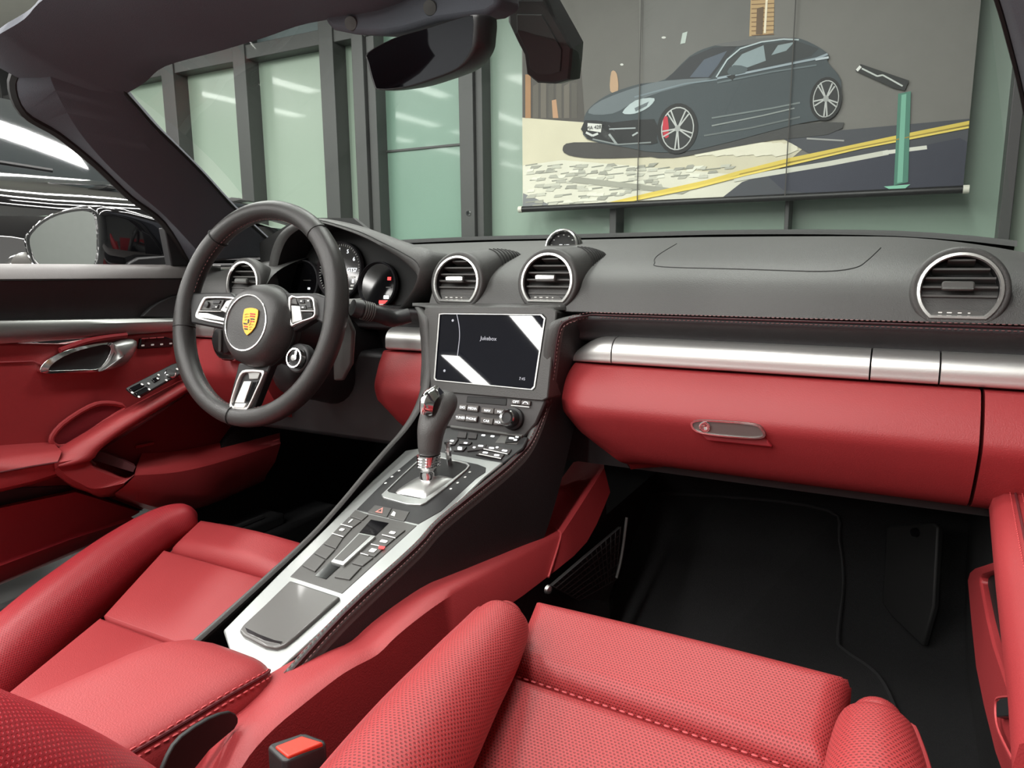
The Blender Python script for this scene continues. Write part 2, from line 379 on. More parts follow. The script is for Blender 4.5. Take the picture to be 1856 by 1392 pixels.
# green bollard with a dark hood
pr((72, 120, 104), [(1628, 170), (1651, 165), (1646, 330), (1620, 336)], 8); pr((112, 168, 146), [(1634, 172), (1643, 170), (1636, 330), (1626, 332)], 9); pr((128, 186, 162), [(1602, 338), (1650, 334), (1640, 342), (1612, 343)], 9)
pr((34, 36, 36), [(1550, 128), (1560, 116), (1648, 146), (1640, 164), (1620, 160)], 10); prl((190, 194, 190), [(1562, 124), (1590, 138), (1600, 136), (1636, 156)], 3, 11); prl((220, 220, 216), [(1553, 128), (1560, 120)], 5, 11)
# the printed car
body = [(1058, 225), (1062, 205), (1078, 187), (1110, 168), (1160, 152), (1205, 144), (1250, 102), (1290, 84), (1350, 73), (1410, 68), (1450, 70), (1485, 86), (1502, 100), (1500, 112), (1524, 145), (1520, 190), (1500, 214), (1440, 226), (1270, 270), (1190, 276), (1140, 268), (1064, 252)]
pr((58, 66, 70), body, 9, 3)
pr((96, 104, 108), [(1066, 205), (1090, 182), (1160, 156), (1210, 146), (1290, 142), (1200, 166), (1150, 185), (1110, 206)], 10, 3)
pr((44, 46, 50), [(1206, 145), (1250, 104), (1292, 86), (1336, 84), (1306, 118), (1288, 141)], 10); pr((76, 84, 96), [(1250, 140), (1276, 108), (1318, 92), (1300, 120), (1284, 140)], 11)
pr((92, 92, 92), [(1292, 82), (1350, 72), (1420, 67), (1440, 71), (1380, 76), (1340, 84)], 11, 2)
pr((48, 52, 54), [(1302, 138), (1330, 100), (1370, 82), (1440, 73), (1484, 88), (1470, 102), (1380, 124)], 10)
pr((128, 142, 146), [(1326, 120), (1345, 98), (1384, 82), (1388, 110), (1350, 124)], 11); pr((128, 142, 146), [(1398, 100), (1410, 82), (1440, 76), (1425, 92)], 11)
prl((170, 182, 186), [(1298, 140), (1318, 108), (1342, 88), (1380, 76), (1420, 71), (1448, 72)], 2.6, 12); prl((140, 152, 160), [(1300, 142), (1352, 132), (1440, 114), (1480, 106), (1500, 98)], 4, 12); prl((176, 186, 192), [(1478, 108), (1502, 104)], 4, 13)
pr((72, 82, 86), [(1318, 130), (1330, 118), (1354, 122), (1350, 132), (1326, 136)], 13, 2); pr((32, 34, 36), [(1316, 138), (1334, 134), (1328, 146)], 12)
pr((168, 180, 182), [(1128, 204), (1152, 182), (1186, 178), (1176, 194), (1150, 206)], 11, 3); pr((96, 104, 108), [(1150, 196), (1176, 184), (1172, 192), (1152, 202)], 12)
pr((26, 28, 30), [(1060, 218), (1110, 222), (1186, 216), (1190, 250), (1180, 262), (1066, 252)], 11, 2)
prl((150, 156, 158), [(1104, 234), (1152, 232)], 2.5, 12); prl((140, 146, 146), [(1104, 243), (1118, 262)], 4, 12); prl((120, 126, 126), [(1074, 252), (1120, 262), (1180, 258)], 2.5, 12); prl((160, 166, 166), [(1146, 246), (1156, 240)], 3, 12)
pr((206, 206, 200), [(1065, 223), (1091, 225), (1089, 240), (1065, 236)], 13)
prl((190, 192, 190), [(1062, 240), (1074, 246), (1084, 242)], 4, 13)
prl((104, 112, 112), [(1290, 214), (1400, 196), (1450, 186)], 3, 11); prl((126, 132, 130), [(1290, 228), (1380, 210), (1440, 196)], 2.5, 11); prl((92, 98, 98), [(1276, 246), (1360, 232), (1450, 212)], 3, 11); prl((112, 124, 130), [(1150, 176), (1240, 152), (1300, 144)], 3, 11); prl((90, 100, 104), [(1300, 150), (1400, 130), (1480, 118)], 3, 11)
for cx, cy, rx, ry, rot in ((1228, 233, 33, 44, 8), (1497, 179, 26, 38, 10)):
    pre((26, 27, 28), cx, cy, rx*1.12, ry*1.05, 12, rot); pre((178, 180, 178), cx, cy, rx*.90, ry*.90, 13, rot); pre((40, 42, 43), cx, cy, rx*.84, ry*.85, 14, rot)
    if cx < 1300: pr((176, 42, 58), [(1202, 216), (1210, 212), (1212, 248), (1202, 246)], 15, 2)
    for k in range(5):
        for e in (-.13, .13):
            t = 2*math.pi*k/5-.9+e; prl((176, 178, 176), [(cx, cy), (cx+rx*.86*math.cos(t), cy+ry*.86*math.sin(t))], 2.6, 16)
    pre((150, 152, 150), cx, cy, 5, 6, 17, rot)
po = mk('printed_street_scene', pv, pf, pmats, ban, smooth=False)
for p, i in zip(po.data.polygons, pmi): p.material_index = i
fr = frame_of(P(1078, 231, y=BY-.022), (0, -1, 0)); text('plate_lettering', 'MA 4287', fr, .034, pm((40, 40, 44)), ban, lift=.001, depth=.0003)
box('sheet', (bl[0], BY, zb), (br_[0], BY+.002, ztop), pm((90, 90, 88)), ban)
for u in (1163, 1438): a = P(u, 100, y=BY); box('seam', (a[0]-.003, BY-.0285, zb), (a[0]+.003, BY-.0255, ztop), pm((60, 58, 56)), ban)
tube('bottom_rail', [(bl[0], BY-.008, zb), (br_[0], BY-.008, zb)], .022, mat('rail_black', (.012, .012, .013), .4), ban, n=14)
tube('top_rail', [(bl[0], BY+.01, ztop), (br_[0], BY+.01, ztop)], .02, MATS['rail_black'], ban, n=12)
for x, s in ((bl[0], -1), (br_[0], 1)): tube('end_cap', [(x, BY-.008, zb), (x+s*.03, BY-.008, zb)], .024, mat('cap_white', (.7, .69, .6), .4), ban, n=14)
# ================================================================ black car parked beside
PNT = mat('black_car_paint', (.004, .004, .005), .05, coat=1.0); DGL = mat('dark_car_glass', (.02, .025, .028), .03, coat=.6)
suv = thing('parked_car', 'glossy black car parked beside the driver side, its paint mirroring ceiling lights', 'car', (-2.4, .4, 0))
yc, hw = .50, .92
def nose(y): t = abs(y-yc)/hw; return -.30*t**4
prof = [(-1.26, .28), (-1.16, .42), (-1.14, .58), (-1.19, .74), (-1.27, .88), (-1.36, .985), (-1.445, 1.045)]
hood = [(-1.47, 1.062), (-1.49, 1.088), (-1.58, 1.125), (-1.75, 1.165), (-1.95, 1.20), (-2.15, 1.225), (-2.35, 1.24)]
ys = [yc+hw*math.sin(math.pi/2*k/14) for k in range(-14, 15)]
grid('front_fascia', [[(x+nose(y), y, z-.05*(abs(y-yc)/hw)**3*(z/1.05)) for x, z in cr(prof, 3)] for y in ys], PNT, suv, angle=180)
def hz(y, x): t = abs(y-yc)/hw; return -.05*t**3+.018*math.cos(min(1, abs(t-.62)/.3)*math.pi/2)**2
grid('hood', [[(x+nose(y), y, z+hz(y, x)) for x, z in cr(hood, 3)] for y in ys], PNT, suv, angle=180)
ws = [(-2.38, 1.235), (-2.75, 1.48), (-3.05, 1.655)]
grid('windshield', [[(x-.10*(abs(y-yc)/hw)**2, yc+(y-yc)*(.92-.18*k/2), z) for k, (x, z) in enumerate(ws)] for y in ys], DGL, suv, angle=180)
grid('roof', [[(x-.10*(abs(y-yc)/hw)**2, yc+(y-yc)*.74, z-.05*(abs(y-yc)/hw)**2) for x, z in ((-3.06, 1.66), (-3.2, 1.70), (-3.7, 1.73), (-5.0, 1.68))] for y in ys], PNT, suv, angle=180)
for s in (-1, 1):
    slab('pillar', [(-2.42, yc+s*.84, 1.22), (-2.50, yc+s*.89, 1.20), (-3.16, yc+s*.69, 1.66), (-3.10, yc+s*.65, 1.67)], (-.03, 0, -.03), PNT, suv, bevel=.006)
    slab('body_side', [(-1.7, yc+s*.88, .3), (-1.7, yc+s*.88, 1.02), (-2.4, yc+s*.91, 1.18), (-5.0, yc+s*.91, 1.15), (-5.0, yc+s*.88, .3)], (0, -s*.05, 0), PNT, suv, bevel=.01)
    slab('side_glass', [(-2.55, yc+s*.89, 1.19), (-3.15, yc+s*.69, 1.64), (-4.4, yc+s*.69, 1.63), (-4.9, yc+s*.89, 1.17)], (0, -s*.01, 0), DGL, suv)
    hl = frame_of((-1.265+nose(yc+s*.55), yc+s*.55, .885), (1, s*.25, .75), (0, 1, 0))
    h = disc('headlight', hl, .115, .03, mat('headlight_clear', (.06, .06, .06), .05, coat=1.), suv, n=32, rx=.15, lift=-.012, bevel=.006)
    for dy in (-.055, .055):
        lathe('lamp_lens', hl, [(.002, .018), (.044, .018), (.050, .024), (.040, .040), (.002, .046)], CHR, h, n=24)
        ll = h.children[-1]
        for v in ll.data.vertices: v.co += Vector([float(q) for q in hl[1]*dy])
ga = frame_of((-1.31, yc, .93), (1, 0, .85), (0, 1, 0))
ring('grille_frame', rrect(ga, .50, .12, .03), rrect(ga, .47, .095, .022), ga[3]*.02, CHR, suv, bevel=.003)
for k in range(4): slab('grille_bar', rrect(ga, .46, .008, .002, off=(0, -.034+.022*k), lift=.004), ga[3]*.01, PLA, suv)
tube('wiper_arm', [(-2.30, -.02, 1.262), (-2.40, .10, 1.29), (-2.42, .42, 1.295), (-2.36, .70, 1.27)], .009, PLA, suv, n=6)
tube('wiper_blade', [(-2.42, -.22, 1.285), (-2.44, .36, 1.30)], .012, RUB, suv, n=6)
for k in range(4): lathe('wheel', frame_of((-1.95-2.5*(k//2), yc+(-.84 if k % 2 else .84), .36), (0, -1 if k % 2 else 1, 0)), [(.02, .06), (.24, .06), (.26, .08), (.35, .07), (.36, .02), (.35, -.12), (.02, -.12)], RUB, suv)
# ================================================================ windscreen frame, header, pillars
ybase = lambda x: .36-.39*x*x
HF = [(225, 172, -.575), (262, 150, -.545), (300, 120, -.50), (400, 92, -.40), (480, 68, -.33), (560, 42, -.25), (690, 24, -.12)]
HFp = [P(u, v, x=x) for u, v, x in HF]+[V(0, -.075, 1.262)]
HFp = HFp+[V(-p[0], p[1], p[2]) for p in HFp[-2::-1]]
HFs = cr(HFp, 4)
HEADS = [(0, 0), (-.045, .006), (-.10, .026), (-.145, .052), (-.158, .074), (-.140, .092), (-.08, .10), (.01, .085), (.03, .03)]
HEADL = [(0, 0), (-.045, .002), (-.10, .014), (-.150, .032), (-.174, .048), (-.164, .064), (-.10, .080), (.01, .075), (.03, .03)]
wf = thing('convertible_body', 'dark grey windscreen surround of the open convertible, with header, pillars and glass', 'car body', (0, .2, .93))
rows = []
for i, p in enumerate(HFs):
    k = min(1, max(0, (abs(p[0])-.36)/.16)); rows.append([p+V(0, a*(1-k)+c*k, b*(1-k)+d*k) for (a, b), (c, d) in zip(HEADS, HEADL)])
def shrink(row, k, dx, dz=0): c = sum(row)/len(row); return [c+(q-c)*k+V(dx, 0, dz) for q in row]
s0 = shrink(rows[0], .97, -.045, -.006); s1 = shrink(rows[0], .80, -.085, -.012); s2 = shrink(rows[0], .35, -.105, -.015)
def mir(row): return [V(-q[0], q[1], q[2]) for q in row]
rows = [s2, s1, s0]+rows+[mir(s0), mir(s1), mir(s2)]
grid('header_trim', rows, HEAD, wf, closeu=True, caps=True, angle=50)
LA = [(52, 116, -.64), (30, 150, -.665), (48, 202, -.675), (109, 240, -.685), (177, 295, -.695), (240, 355, -.71), (300, 402, -.72), (345, 475, -.725)]
LB_ = [(86, 112, -.595), (90, 136, -.60), (106, 175, -.615), (142, 237, -.635), (191, 295, -.65), (246, 347, -.665), (300, 393, -.68), (372, 470, -.69)]
LC = [(190, 125, -.565), (205, 155, -.575), (220, 203, -.59), (258, 255, -.605), (300, 300, -.62), (345, 345, -.635), (400, 395, -.65), (470, 465, -.665)]
LD = [(214, 158, -.570), (225, 172, -.575), (243, 192, -.582), (275, 228, -.595), (312, 264, -.607), (362, 314, -.623), (427, 384, -.642), (512, 462, -.664)]
def pline(L): return cr([P(u, v, x=x) for u, v, x in L], 4)
A_, B_, C_, D_ = pline(LA), pline(LB_), pline(LC), pline(LD)
G_ = [p+V(-.035, .045, .005) for p in D_]; E_ = [p+V(-.03, .045, .0) for p in A_]
for mirror in (False, True):
    f = (lambda p: V(-p[0]+.022*min(1, max(0, (1.17-p[2])/.15)), p[1], p[2])) if mirror else (lambda p: p)
    grid('pillar_trim', [[f(q) for q in r] for r in zip(A_, B_, C_, D_, G_, E_)], HEAD, wf, closeu=True, caps=True, angle=25, bevel=.006)
    tube('pillar_seal', [f(p+V(-.010, .004, .002)) for p in A_], .011, RUB, wf, n=8)
    tube('glass_seal', [f(p+V(.001, .004, .001)) for p in D_], .003, RUB, wf, n=6)
hk = thing('visor_clip', 'small dark hook clip under the driver side header', 'clip', P(172, 122, x=-.575))
q = P(168, 118, x=-.58); tube('hook', [q+V(0, 0, .012), q+V(.002, -.002, -.004), q+V(.012, 0, -.010)], .0022, PLAG, hk, n=6)
lathe('socket', frame_of(P(174, 121, x=-.578)+V(0, -.003, 0), (.5, -.8, -.3)), [(.001, 0), (.008, 0), (.008, .004), (.005, .005), (.001, .002)], RUB, hk, n=16)
slab('corner_cover', pxs([(82, 122), (100, 110), (128, 104), (100, 122), (90, 128)], x=-.60), (-.01, .01, 0), HEAD, wf, bevel=.002)
# windscreen glass
glm = bpy.data.materials.new('windscreen_glass'); glm.use_nodes = True; nt = glm.node_tree; nt.nodes.clear()
o_ = nt.nodes.new('ShaderNodeOutputMaterial'); mx = nt.nodes.new('ShaderNodeMixShader'); tr = nt.nodes.new('ShaderNodeBsdfTransparent'); gl = nt.nodes.new('ShaderNodeBsdfGlossy'); lw = nt.nodes.new('ShaderNodeLayerWeight'); pw = nt.nodes.new('ShaderNodeMath'); fz = nt.nodes.new('ShaderNodeMath')
tr.inputs[0].default_value = (.90, .95, .92, 1); gl.inputs['Roughness'].default_value = .0; lw.inputs[0].default_value = .5; pw.operation = 'POWER'; pw.inputs[1].default_value = 5.; fz.operation = 'MULTIPLY_ADD'; fz.inputs[1].default_value = .75; fz.inputs[2].default_value = .045
nt.links.new(lw.outputs['Facing'], pw.inputs[0]); nt.links.new(pw.outputs[0], fz.inputs[0])
nt.links.new(fz.outputs[0], mx.inputs[0]); nt.links.new(tr.outputs[0], mx.inputs[1]); nt.links.new(gl.outputs[0], mx.inputs[2]); nt.links.new(mx.outputs[0], o_.inputs[0])
NS = 28; rows = []
Hx = [p[0] for p in HFs]; Hy = [p[1] for p in HFs]; Hz = [p[2] for p in HFs]
for i in range(NS+1):
    s = -1+2*i/NS; yb_ = ybase(.668*s); b = V(.668*s, yb_+.012, np.interp(yb_, [.15, .25, .34], [.937, .949, .957])-.014*s**6); xt = .575*s; t = V(xt, np.interp(xt, Hx, Hy)+.004, np.interp(xt, Hx, Hz)+.012)
    rows.append([b+(t-b)*k/10+V(0, .03, .02)*math.sin(math.pi*k/10) for k in range(11)])
grid('glass', rows, glm, wf, angle=180)
grid('base_seal', [[r[0]+V(0, -.012, .004), r[0]+V(0, -.006, .012), r[0]+V(0, .01, .012), r[0]+V(0, .02, -.01)] for r in rows], RUB, wf)
bon = []  # front bodywork out of view, added to keep light out of the footwell
for y, zc_, w_ in ((.36, .925, .80), (.42, .915, .84), (.62, .885, .88), (.95, .83, .90), (1.30, .76, .89), (1.60, .67, .84), (1.80, .55, .74), (1.86, .35, .70)):
    bon.append([V(w_*t, y+(-.16*t*t if y < .5 else 0), zc_-.06*abs(t)**3) for t in [-1+2*k/16 for k in range(17)]])
bon = [[V(r[0][0], r[0][1], .22)]+r+[V(r[-1][0], r[-1][1], .22)] for r in bon]
grid('unseen_bonnet', bon, PNT, wf, angle=60)
wp = thing('windscreen_wiper', 'black wiper arm and pivot resting outside along the windscreen base', 'wiper', P(1500, 425, y=.40))
slab('pivot_cover', pxs([(1474, 418), (1480, 415), (1535, 417), (1542, 424), (1538, 431), (1478, 430)], y=.40), (0, .05, -.004), PLA, wp, bevel=.004)
tube('arm', pxs([(1398, 428), (1440, 423), (1476, 422)], y=.41), .006, PLA, wp, n=6)
tube('blade', pxs([(890, 440), (940, 436), (958, 434)], y=.39), .004, PLA, wp, n=6)
oc = slab('overhead_console', pxs([(585, -30), (588, 40), (600, 54), (640, 62), (690, 64), (730, 58), (790, 40), (880, 28), (906, 12), (900, -30)], y=-.13), (0, .06, .012), HEAD, wf, bevel=.008)
for u, v in ((637, 42), (780, 14)): lathe('map_light', frame_of(P(u, v, y=-.131), (.2, -.9, -.3)), [(.0005, .0), (.010, .0), (.009, .003), (.0005, .004)], PLAG, oc, n=18)
# ================================================================ rear-view mirror
rm = thing('rear_view_mirror', 'dark tinted rear-view mirror hanging under the windscreen header', 'mirror', P(765, 95, x=0))
mp0, mn = P(765, 95, x=0), V(-.35, -.9, -.12); mn /= np.linalg.norm(mn)
gp = [(205, 290), (350, 210), (500, 165), (640, 120), (765, 85), (788, 108), (785, 200), (770, 280), (700, 370), (560, 430), (400, 478), (265, 488), (240, 462), (208, 345)]
gp = [(u/3.026+600, v/3.026) for u, v in gp]; g3 = cr(pls(gp, mp0, mn), 3, True); gc = sum(g3)/len(g3)
MIRG = mat('dark_mirror_glass', (.10, .10, .115), .03, metal=1.)
slab('glass', [gc+(q-gc)*.985+mn*.001 for q in g3], -mn*.003, MIRG, rm)
hs = [[gc+(q-gc)*k-mn*d for q in g3] for k, d in ((.985, .0), (1.0, -.002), (1.035, .004), (1.05, .016), (1.0, .032), (.82, .046), (.4, .054), (.05, .056))]
grid('housing', hs, PLA, rm, closeu=True, caps=False, angle=180)
cc = gc-mn*.05; tube('stalk', [cc, cc+V(.005, .04, .03), cc+V(.01, .07, .10)], .012, PLA, rm, n=10)
lathe('ball_joint', frame_of(cc, -mn), [(.001, -.006), (.024, -.006), (.026, .004), (.018, .014), (.001, .018)], PLA, rm, n=20)
# sensor cover on the glass
se = thing('sensor_cover', 'black tapered sensor cover on the windscreen behind the mirror', 'sensor cover', P(980, 90, x=.06))
sp0, sn = P(980, 90, x=.06), V(.05, -.85, -.5)
sp = [(909, -20), (911, 33), (930, 73), (945, 102), (950, 142), (973, 161), (1010, 163), (1040, 155), (1044, 119), (1046, 88), (1030, 59), (985, -20)]
s3 = pls(sp, sp0, sn); sc = sum(s3)/len(s3); sn = sn/np.linalg.norm(sn)
grid('shell', [[sc+(q-sc)*k-sn*d for q in s3] for k, d in ((.02, -.002), (.55, -.002), (.80, .0), (.86, .003), (.97, .022), (1.0, .03))], PLA, se, closeu=True, angle=25)
slab('centre_panel', [sc+(q-sc)*.60+sn*.0045 for q in s3], -sn*.004, PLA, se, bevel=.001)
# ================================================================ driver door mirror
dm = thing('door_mirror', 'gloss black door mirror outside the driver window, glass facing back', 'mirror', P(180, 478, x=-.86))
dp0, dn = P(125, 430, x=-.93), V(.18, -.98, 0.); dn /= np.linalg.norm(dn)
gpx = [(195, 1150), (230, 1090), (300, 1030), (400, 982), (520, 957), (600, 960), (638, 990), (650, 1050), (658, 1150), (652, 1270), (620, 1350), (540, 1390), (380, 1390), (270, 1330), (215, 1250)]
g3 = cr(pls([(u/3.662, v/3.662+120) for u, v in gpx], dp0, dn), 3, True); gc = sum(g3)/len(g3)
slab('glass', [gc+(q-gc)*.97+dn*.002 for q in g3], -dn*.004, mat('mirror_glass', (.75, .78, .76), .01, metal=1.), dm)
fw = V(.10, .17, -.015)
grid('housing', [[gc+(q-gc)*k+fw*d for q in g3] for k, d in ((.97, .01), (.99, -.02), (1.10, -.01), (1.18, .05), (1.16, .25), (1.0, .55), (.72, .80), (.35, .97), (.02, 1.0))], PNT, dm, closeu=True, angle=180)
slab('foot', pxs([(230, 478), (250, 466), (310, 462), (312, 484), (235, 486)], x=-.80), (-.06, .03, 0), PLA, dm, bevel=.006)
# ================================================================ dashboard
da = thing('dashboard', 'black leather dashboard with red lower panels, aluminium trim and round air vents', 'dashboard', (0, .1, .62))
TOP = [(.34, .957), (.25, .949), (.15, .935), (.08, .921), (.04, .909), (.012, .894), (-.004, .877), (-.014, .860), (-.020, .846)]
def dtop(x, y, z):
    y2 = min(y, ybase(x)-.004); z2 = z if y2 == y else np.interp(y2, [q[0] for q in TOPs[::-1]], [q[1] for q in TOPs[::-1]])
    d = .020*max(0, (abs(x)-.50)/.2)**2*min(1, max(0, y2+.02)/.12); return V(x, y2, z2-d)
TOPs = [tuple(p) for p in cr([np.array(p) for p in TOP], 4)]
xsn = [-.70+1.40*k/56 for k in range(57)]
grid('top_pad', [[dtop(x, y, z) for y, z in TOPs]+[V(x, .0, .838)] for x in xsn if x <= -.495], BLK, da, angle=60)
grid('top_pad', [[dtop(x, y, z) for y, z in TOPs]+[V(x, .0, .838)] for x in xsn if x >= -.14], BLK, da, angle=60)
grid('top_pad', [[dtop(x, y, z) for y, z in TOPs if y > .12]+[dtop(x, .12, .90)] for x in xsn if -.51 <= x <= -.124], BLK, da, angle=60)
REC = [(-.0195, .8405), (-.0205, .836), (-.016, .831), (-.002, .823), (.008, .814), (.010, .806), (.03, .800)]
TRIM = [(.014, .810), (-.002, .8085), (-.013, .803), (-.019, .794), (-.020, .783), (-.017, .774), (.010, .7715)]
RDP = [(.0, .7700), (-.018, .7700), (-.028, .766), (-.045, .748), (-.058, .726), (-.0615, .712), (-.056, .696), (-.040, .668), (-.018, .640), (.01, .625), (.05, .618)]
def sweep(name, prof, x0, x1, m, n=2, f=None, r=4, **kw):
    pr_ = [tuple(p) for p in cr([np.array(p) for p in prof], r)]
    rows = []
    for k in range(n+1):
        t = k/n; rows.append([(f(t, y, z) if f else V(x0+(x1-x0)*t, y, z)) for y, z in pr_])
    return grid(name, rows, m, da, closeu=True, caps=True, **kw)
def band(prof, back=.04): return prof+[(prof[-1][0]+back, prof[-1][1]), (prof[0][0]+back, prof[0][1])]
# passenger side
def recl(t, y, z):                                # left end of the recess curves down beside the centre stack
    x = .128+(.70-.128)*t; return V(x, y-.012*max(0, (.19-x)/.06)**2, z)
sweep('recess_pad', band(REC), .128, .70, BLKD, n=16, f=recl, r=3, angle=60)
segs = [(.186, .512), (.514, .584), (.586, .70)]
def trimL(t, y, z):
    x = .122+.062*t; k = math.sin(math.pi/2*min(1, .25+t*.95)); return V(x, y*(.6+.4*k)+.008*(1-k), .7715+(z-.7715)*k)
sweep('trim_segment', TRIM, 0, 0, SILV, n=8, f=trimL, angle=50)
for a, b in segs: sweep('trim_segment', TRIM, a, b, SILV, n=2, angle=50)
XL = [(.7705, .125), (.745, .112), (.72, .110), (.70, .114), (.67, .138), (.64, .178), (.618, .20)]
def gbx(t, y, z):
    xl = np.interp(-z, [-a for a, _ in XL], [b for _, b in XL]); x = xl+(.626-xl)*t
    e = max(0, (.06-(x-xl))/.06)**2; return V(x, y*(1-.55*e), z)
gb = sweep('glovebox_lid', band(RDP, .02), 0, 0, RED, n=24, f=gbx, angle=60)
sweep('side_panel', band(RDP, .02), .630, .70, RED, n=2, angle=60)
hp = pxs([(1252, 768), (1262, 762), (1290, 762), (1366, 768), (1384, 780), (1386, 792), (1360, 795), (1300, 790), (1262, 782)], y=-.066)
slab('recess', [q+V(0, .002, 0) for q in pxs([(1262, 782), (1386, 792), (1400, 812), (1280, 800)], y=-.062)], (0, .012, 0), REDD, gb, bevel=.002)
hd = slab('handle', cr(hp, 3, True), (0, .010, 0), mat('handle_grey_metal', (.22, .21, .20), .35, metal=.8), gb, bevel=.002)
lathe('lock', frame_of(P(1278, 773, y=-.0665), (0, -1, 0)), [(.0005, .0), (.007, .0), (.007, .003), (.004, .0035), (.0005, .002)], CHR, gb, n=20)
ring('handle_rim', cr(hp, 3, True), [sum(hp)/len(hp)+(q-sum(hp)/len(hp))*V(.94, 1, .84) for q in cr(hp, 3, True)], (0, -.002, 0), CHR, gb)
# driver side
sweep('recess_pad', band(REC), -.70, -.128, BLKD, n=2, r=3, angle=60)
sweep('trim_segment', TRIM, -.70, -.47, SILV, n=2, angle=50); sweep('trim_segment', TRIM, -.215, -.126, SILV, n=2, angle=50)
sweep('knee_panel', band(RDP, .02), -.70, -.46, RED, n=2, angle=60)
def kneeR(t, y, z):
    xl = np.interp(-z, [-.77, -.72, -.69, -.65, -.618], [-.226, -.232, -.232, -.20, -.165]); x = xl+(-.112-xl)*t
    e = max(0, (.04-(x-xl))/.04)**2; return V(x, y*(1-.5*e), z)
sweep('knee_panel', band(RDP, .02), 0, 0, RED, n=12, f=kneeR, angle=60)
box('lower_cover', (-.66, .0, .60), (-.14, .06, .765), PLA, da, bevel=.01)
box('lower_bulkhead', (-.70, .06, .60), (.70, .11, .84), PLA, da)
# stitched seams
SX = [.155+.545*k/40 for k in range(41)]
seam = [P(1021, 590, x=.124), P(1030, 580, x=.131), P(1043, 574.5, x=.14)]+[V(x, -.0222, .8435) for x in SX]
tube('seam_groove', [q+V(0, .0006, -.0012) for q in cr(seam, 2)], .0013, mat('seam_maroon', (.05, .012, .016), .6), da, n=6)
stitches('stitching', [q+V(0, -.0006, .0022) for q in cr(seam, 2)], THR, da, nrm=(0, -1, .2), w=.0006)
stitches('stitching', [q+V(0, -.0004, -.0048) for q in cr(seam, 2)], THR, da, nrm=(0, -1, .2), w=.0006)
lid = [(310, 152), (225, 205), (212, 235), (250, 255), (600, 265), (950, 275), (1100, 260), (1160, 225), (1218, 170)]
lid = cr([np.array((u/2.455+1100, v/2.455+380)) for u, v in lid], 5)
tube('airbag_seam', [onprof(u, v, TOPs)+V(0, 0, .0) for u, v in lid], .0009, RUB, da, n=6)
# ---------------------------------------------------------------- air vents
def dloop(fr, r, cut, n=40, lift=0.):
    a = math.asin(cut/r); out = circ(fr, r, n, a0=-a, a1=math.pi+a, lift=lift)
    p0, x, y, nn = fr; h = r*math.cos(a); k = 8
    return out+[p0+x*(-h+2*h*i/k)-y*cut+nn*lift for i in range(1, k)]
def vent(px, x0, pod, bright=True, yaw=0.):
    fr = frame_of(P(px[0], px[1], x=x0) if x0 is not None else P(px[0], px[1], y=-.012), (yaw, -.985, .15))
    R, cut = (.0422, .0310) if px[0] < 1500 else (.0430, .0330); nn = fr[3]
    v = slab('air_vent', dloop(fr, R-.004, cut-.004, lift=-.024), -nn*.004, PLA, da)
    L = [dloop(fr, R-.0055, cut-.0050, lift=-.022), dloop(fr, R-.0052, cut-.0048, lift=.002), dloop(fr, R-.004, cut-.0035, lift=.0045), dloop(fr, R-.001, cut-.001, lift=.0042), dloop(fr, R, cut, lift=.0005)]
    grid('chrome_ring', L[1:], RIM, v, closeu=True, angle=60); grid('duct', L[:2], PLA, v, closeu=True)
    Lh = [dloop(fr, R, cut, lift=.001), dloop(fr, R+.003, cut+.003, lift=.0025), dloop(fr, R+.006, cut+.006, lift=0), dloop(fr, R+.007, cut+.0065, lift=-.008)]
    if pod:
        tip = onprof(pod[0], pod[1], TOPs)+V(0, .01, -.006)
        def sect(t): k = max(.06, (1-t)**.8*.98); return [fr[0]-nn*.008*(1-t)+(tip-fr[0])*t+V(0, 0, .006*math.sin(math.pi*t))+((q-fr[0])-nn*nn.dot(q-fr[0]))*k for q in Lh[3]]
        for t in (.06, .15, .25, .35, .45, .55, .65, .75, .85, .93, 1): Lh.append(sect(t))
    else:
        back = fr[0]-nn*.05
        for k, t in ((1.0, .3), (.8, 1)): Lh.append([fr[0]+(back-fr[0])*t+((q-fr[0])-nn*nn.dot(q-fr[0]))*k for q in Lh[3]])
    grid('pod', Lh, BLK, v, closeu=True, angle=70)
    for k in range(7):
        h = R-.0085-.0102*k; hw_ = math.sqrt(max(1e-6, (R-.006)**2-h*h))
        if h < -cut+.006: continue
        a = fr[0]+fr[2]*h; x, y = fr[1], fr[2]; t = .0011
        slab('slat', [a-x*hw_-nn*.004+y*t, a+x*hw_-nn*.004+y*t, a+x*hw_-nn*.004-y*t, a-x*hw_-nn*.004-y*t][::-1], -nn*.014-y*.004, PLAG, v)
    kn = fr[0]+fr[2]*.0045-nn*.001
    k_ = slab('vent_knob', rrect((kn, fr[1], fr[2], nn), .032, .0105, .003, off=(-.002, 0)), nn*.006, PLAG, v, bevel=.0015)
    slab('knob_inlay', rrect((kn, fr[1], fr[2], nn), .030, .0022 if not bright else .005, .001, off=(-.002, -.003 if not bright else .001), lift=.0062), nn*.0008, CHR, k_)
    wl = fr[0]-fr[2]*(cut-.0085)
    tw = slab('thumbwheel', [wl+fr[1]*(.026*math.cos(t))+fr[2]*(-.004+.0065*math.sin(t))+nn*.001 for t in [math.pi*k/12 for k in range(13)]], -nn*.004, PLAG, v)
    for q, w in ((-.017, .004), (-.008, .005), (.002, .004), (.011, .0025)):
        slab('thumbwheel_mark', rrect((wl, fr[1], fr[2], nn), w, .0014, .0005, off=(q, -.0012), lift=.0012), nn*.0004, WHT, tw)
    if pod:
        for i in range(8):
            L_ = sect(.36+.065*i); c = sum(L_)/len(L_); tube('defroster_slot', [c+(q-c)*1.015 for q in L_[6:19]], .0011, RUB, v, n=5)
    return fr, v
vents = []
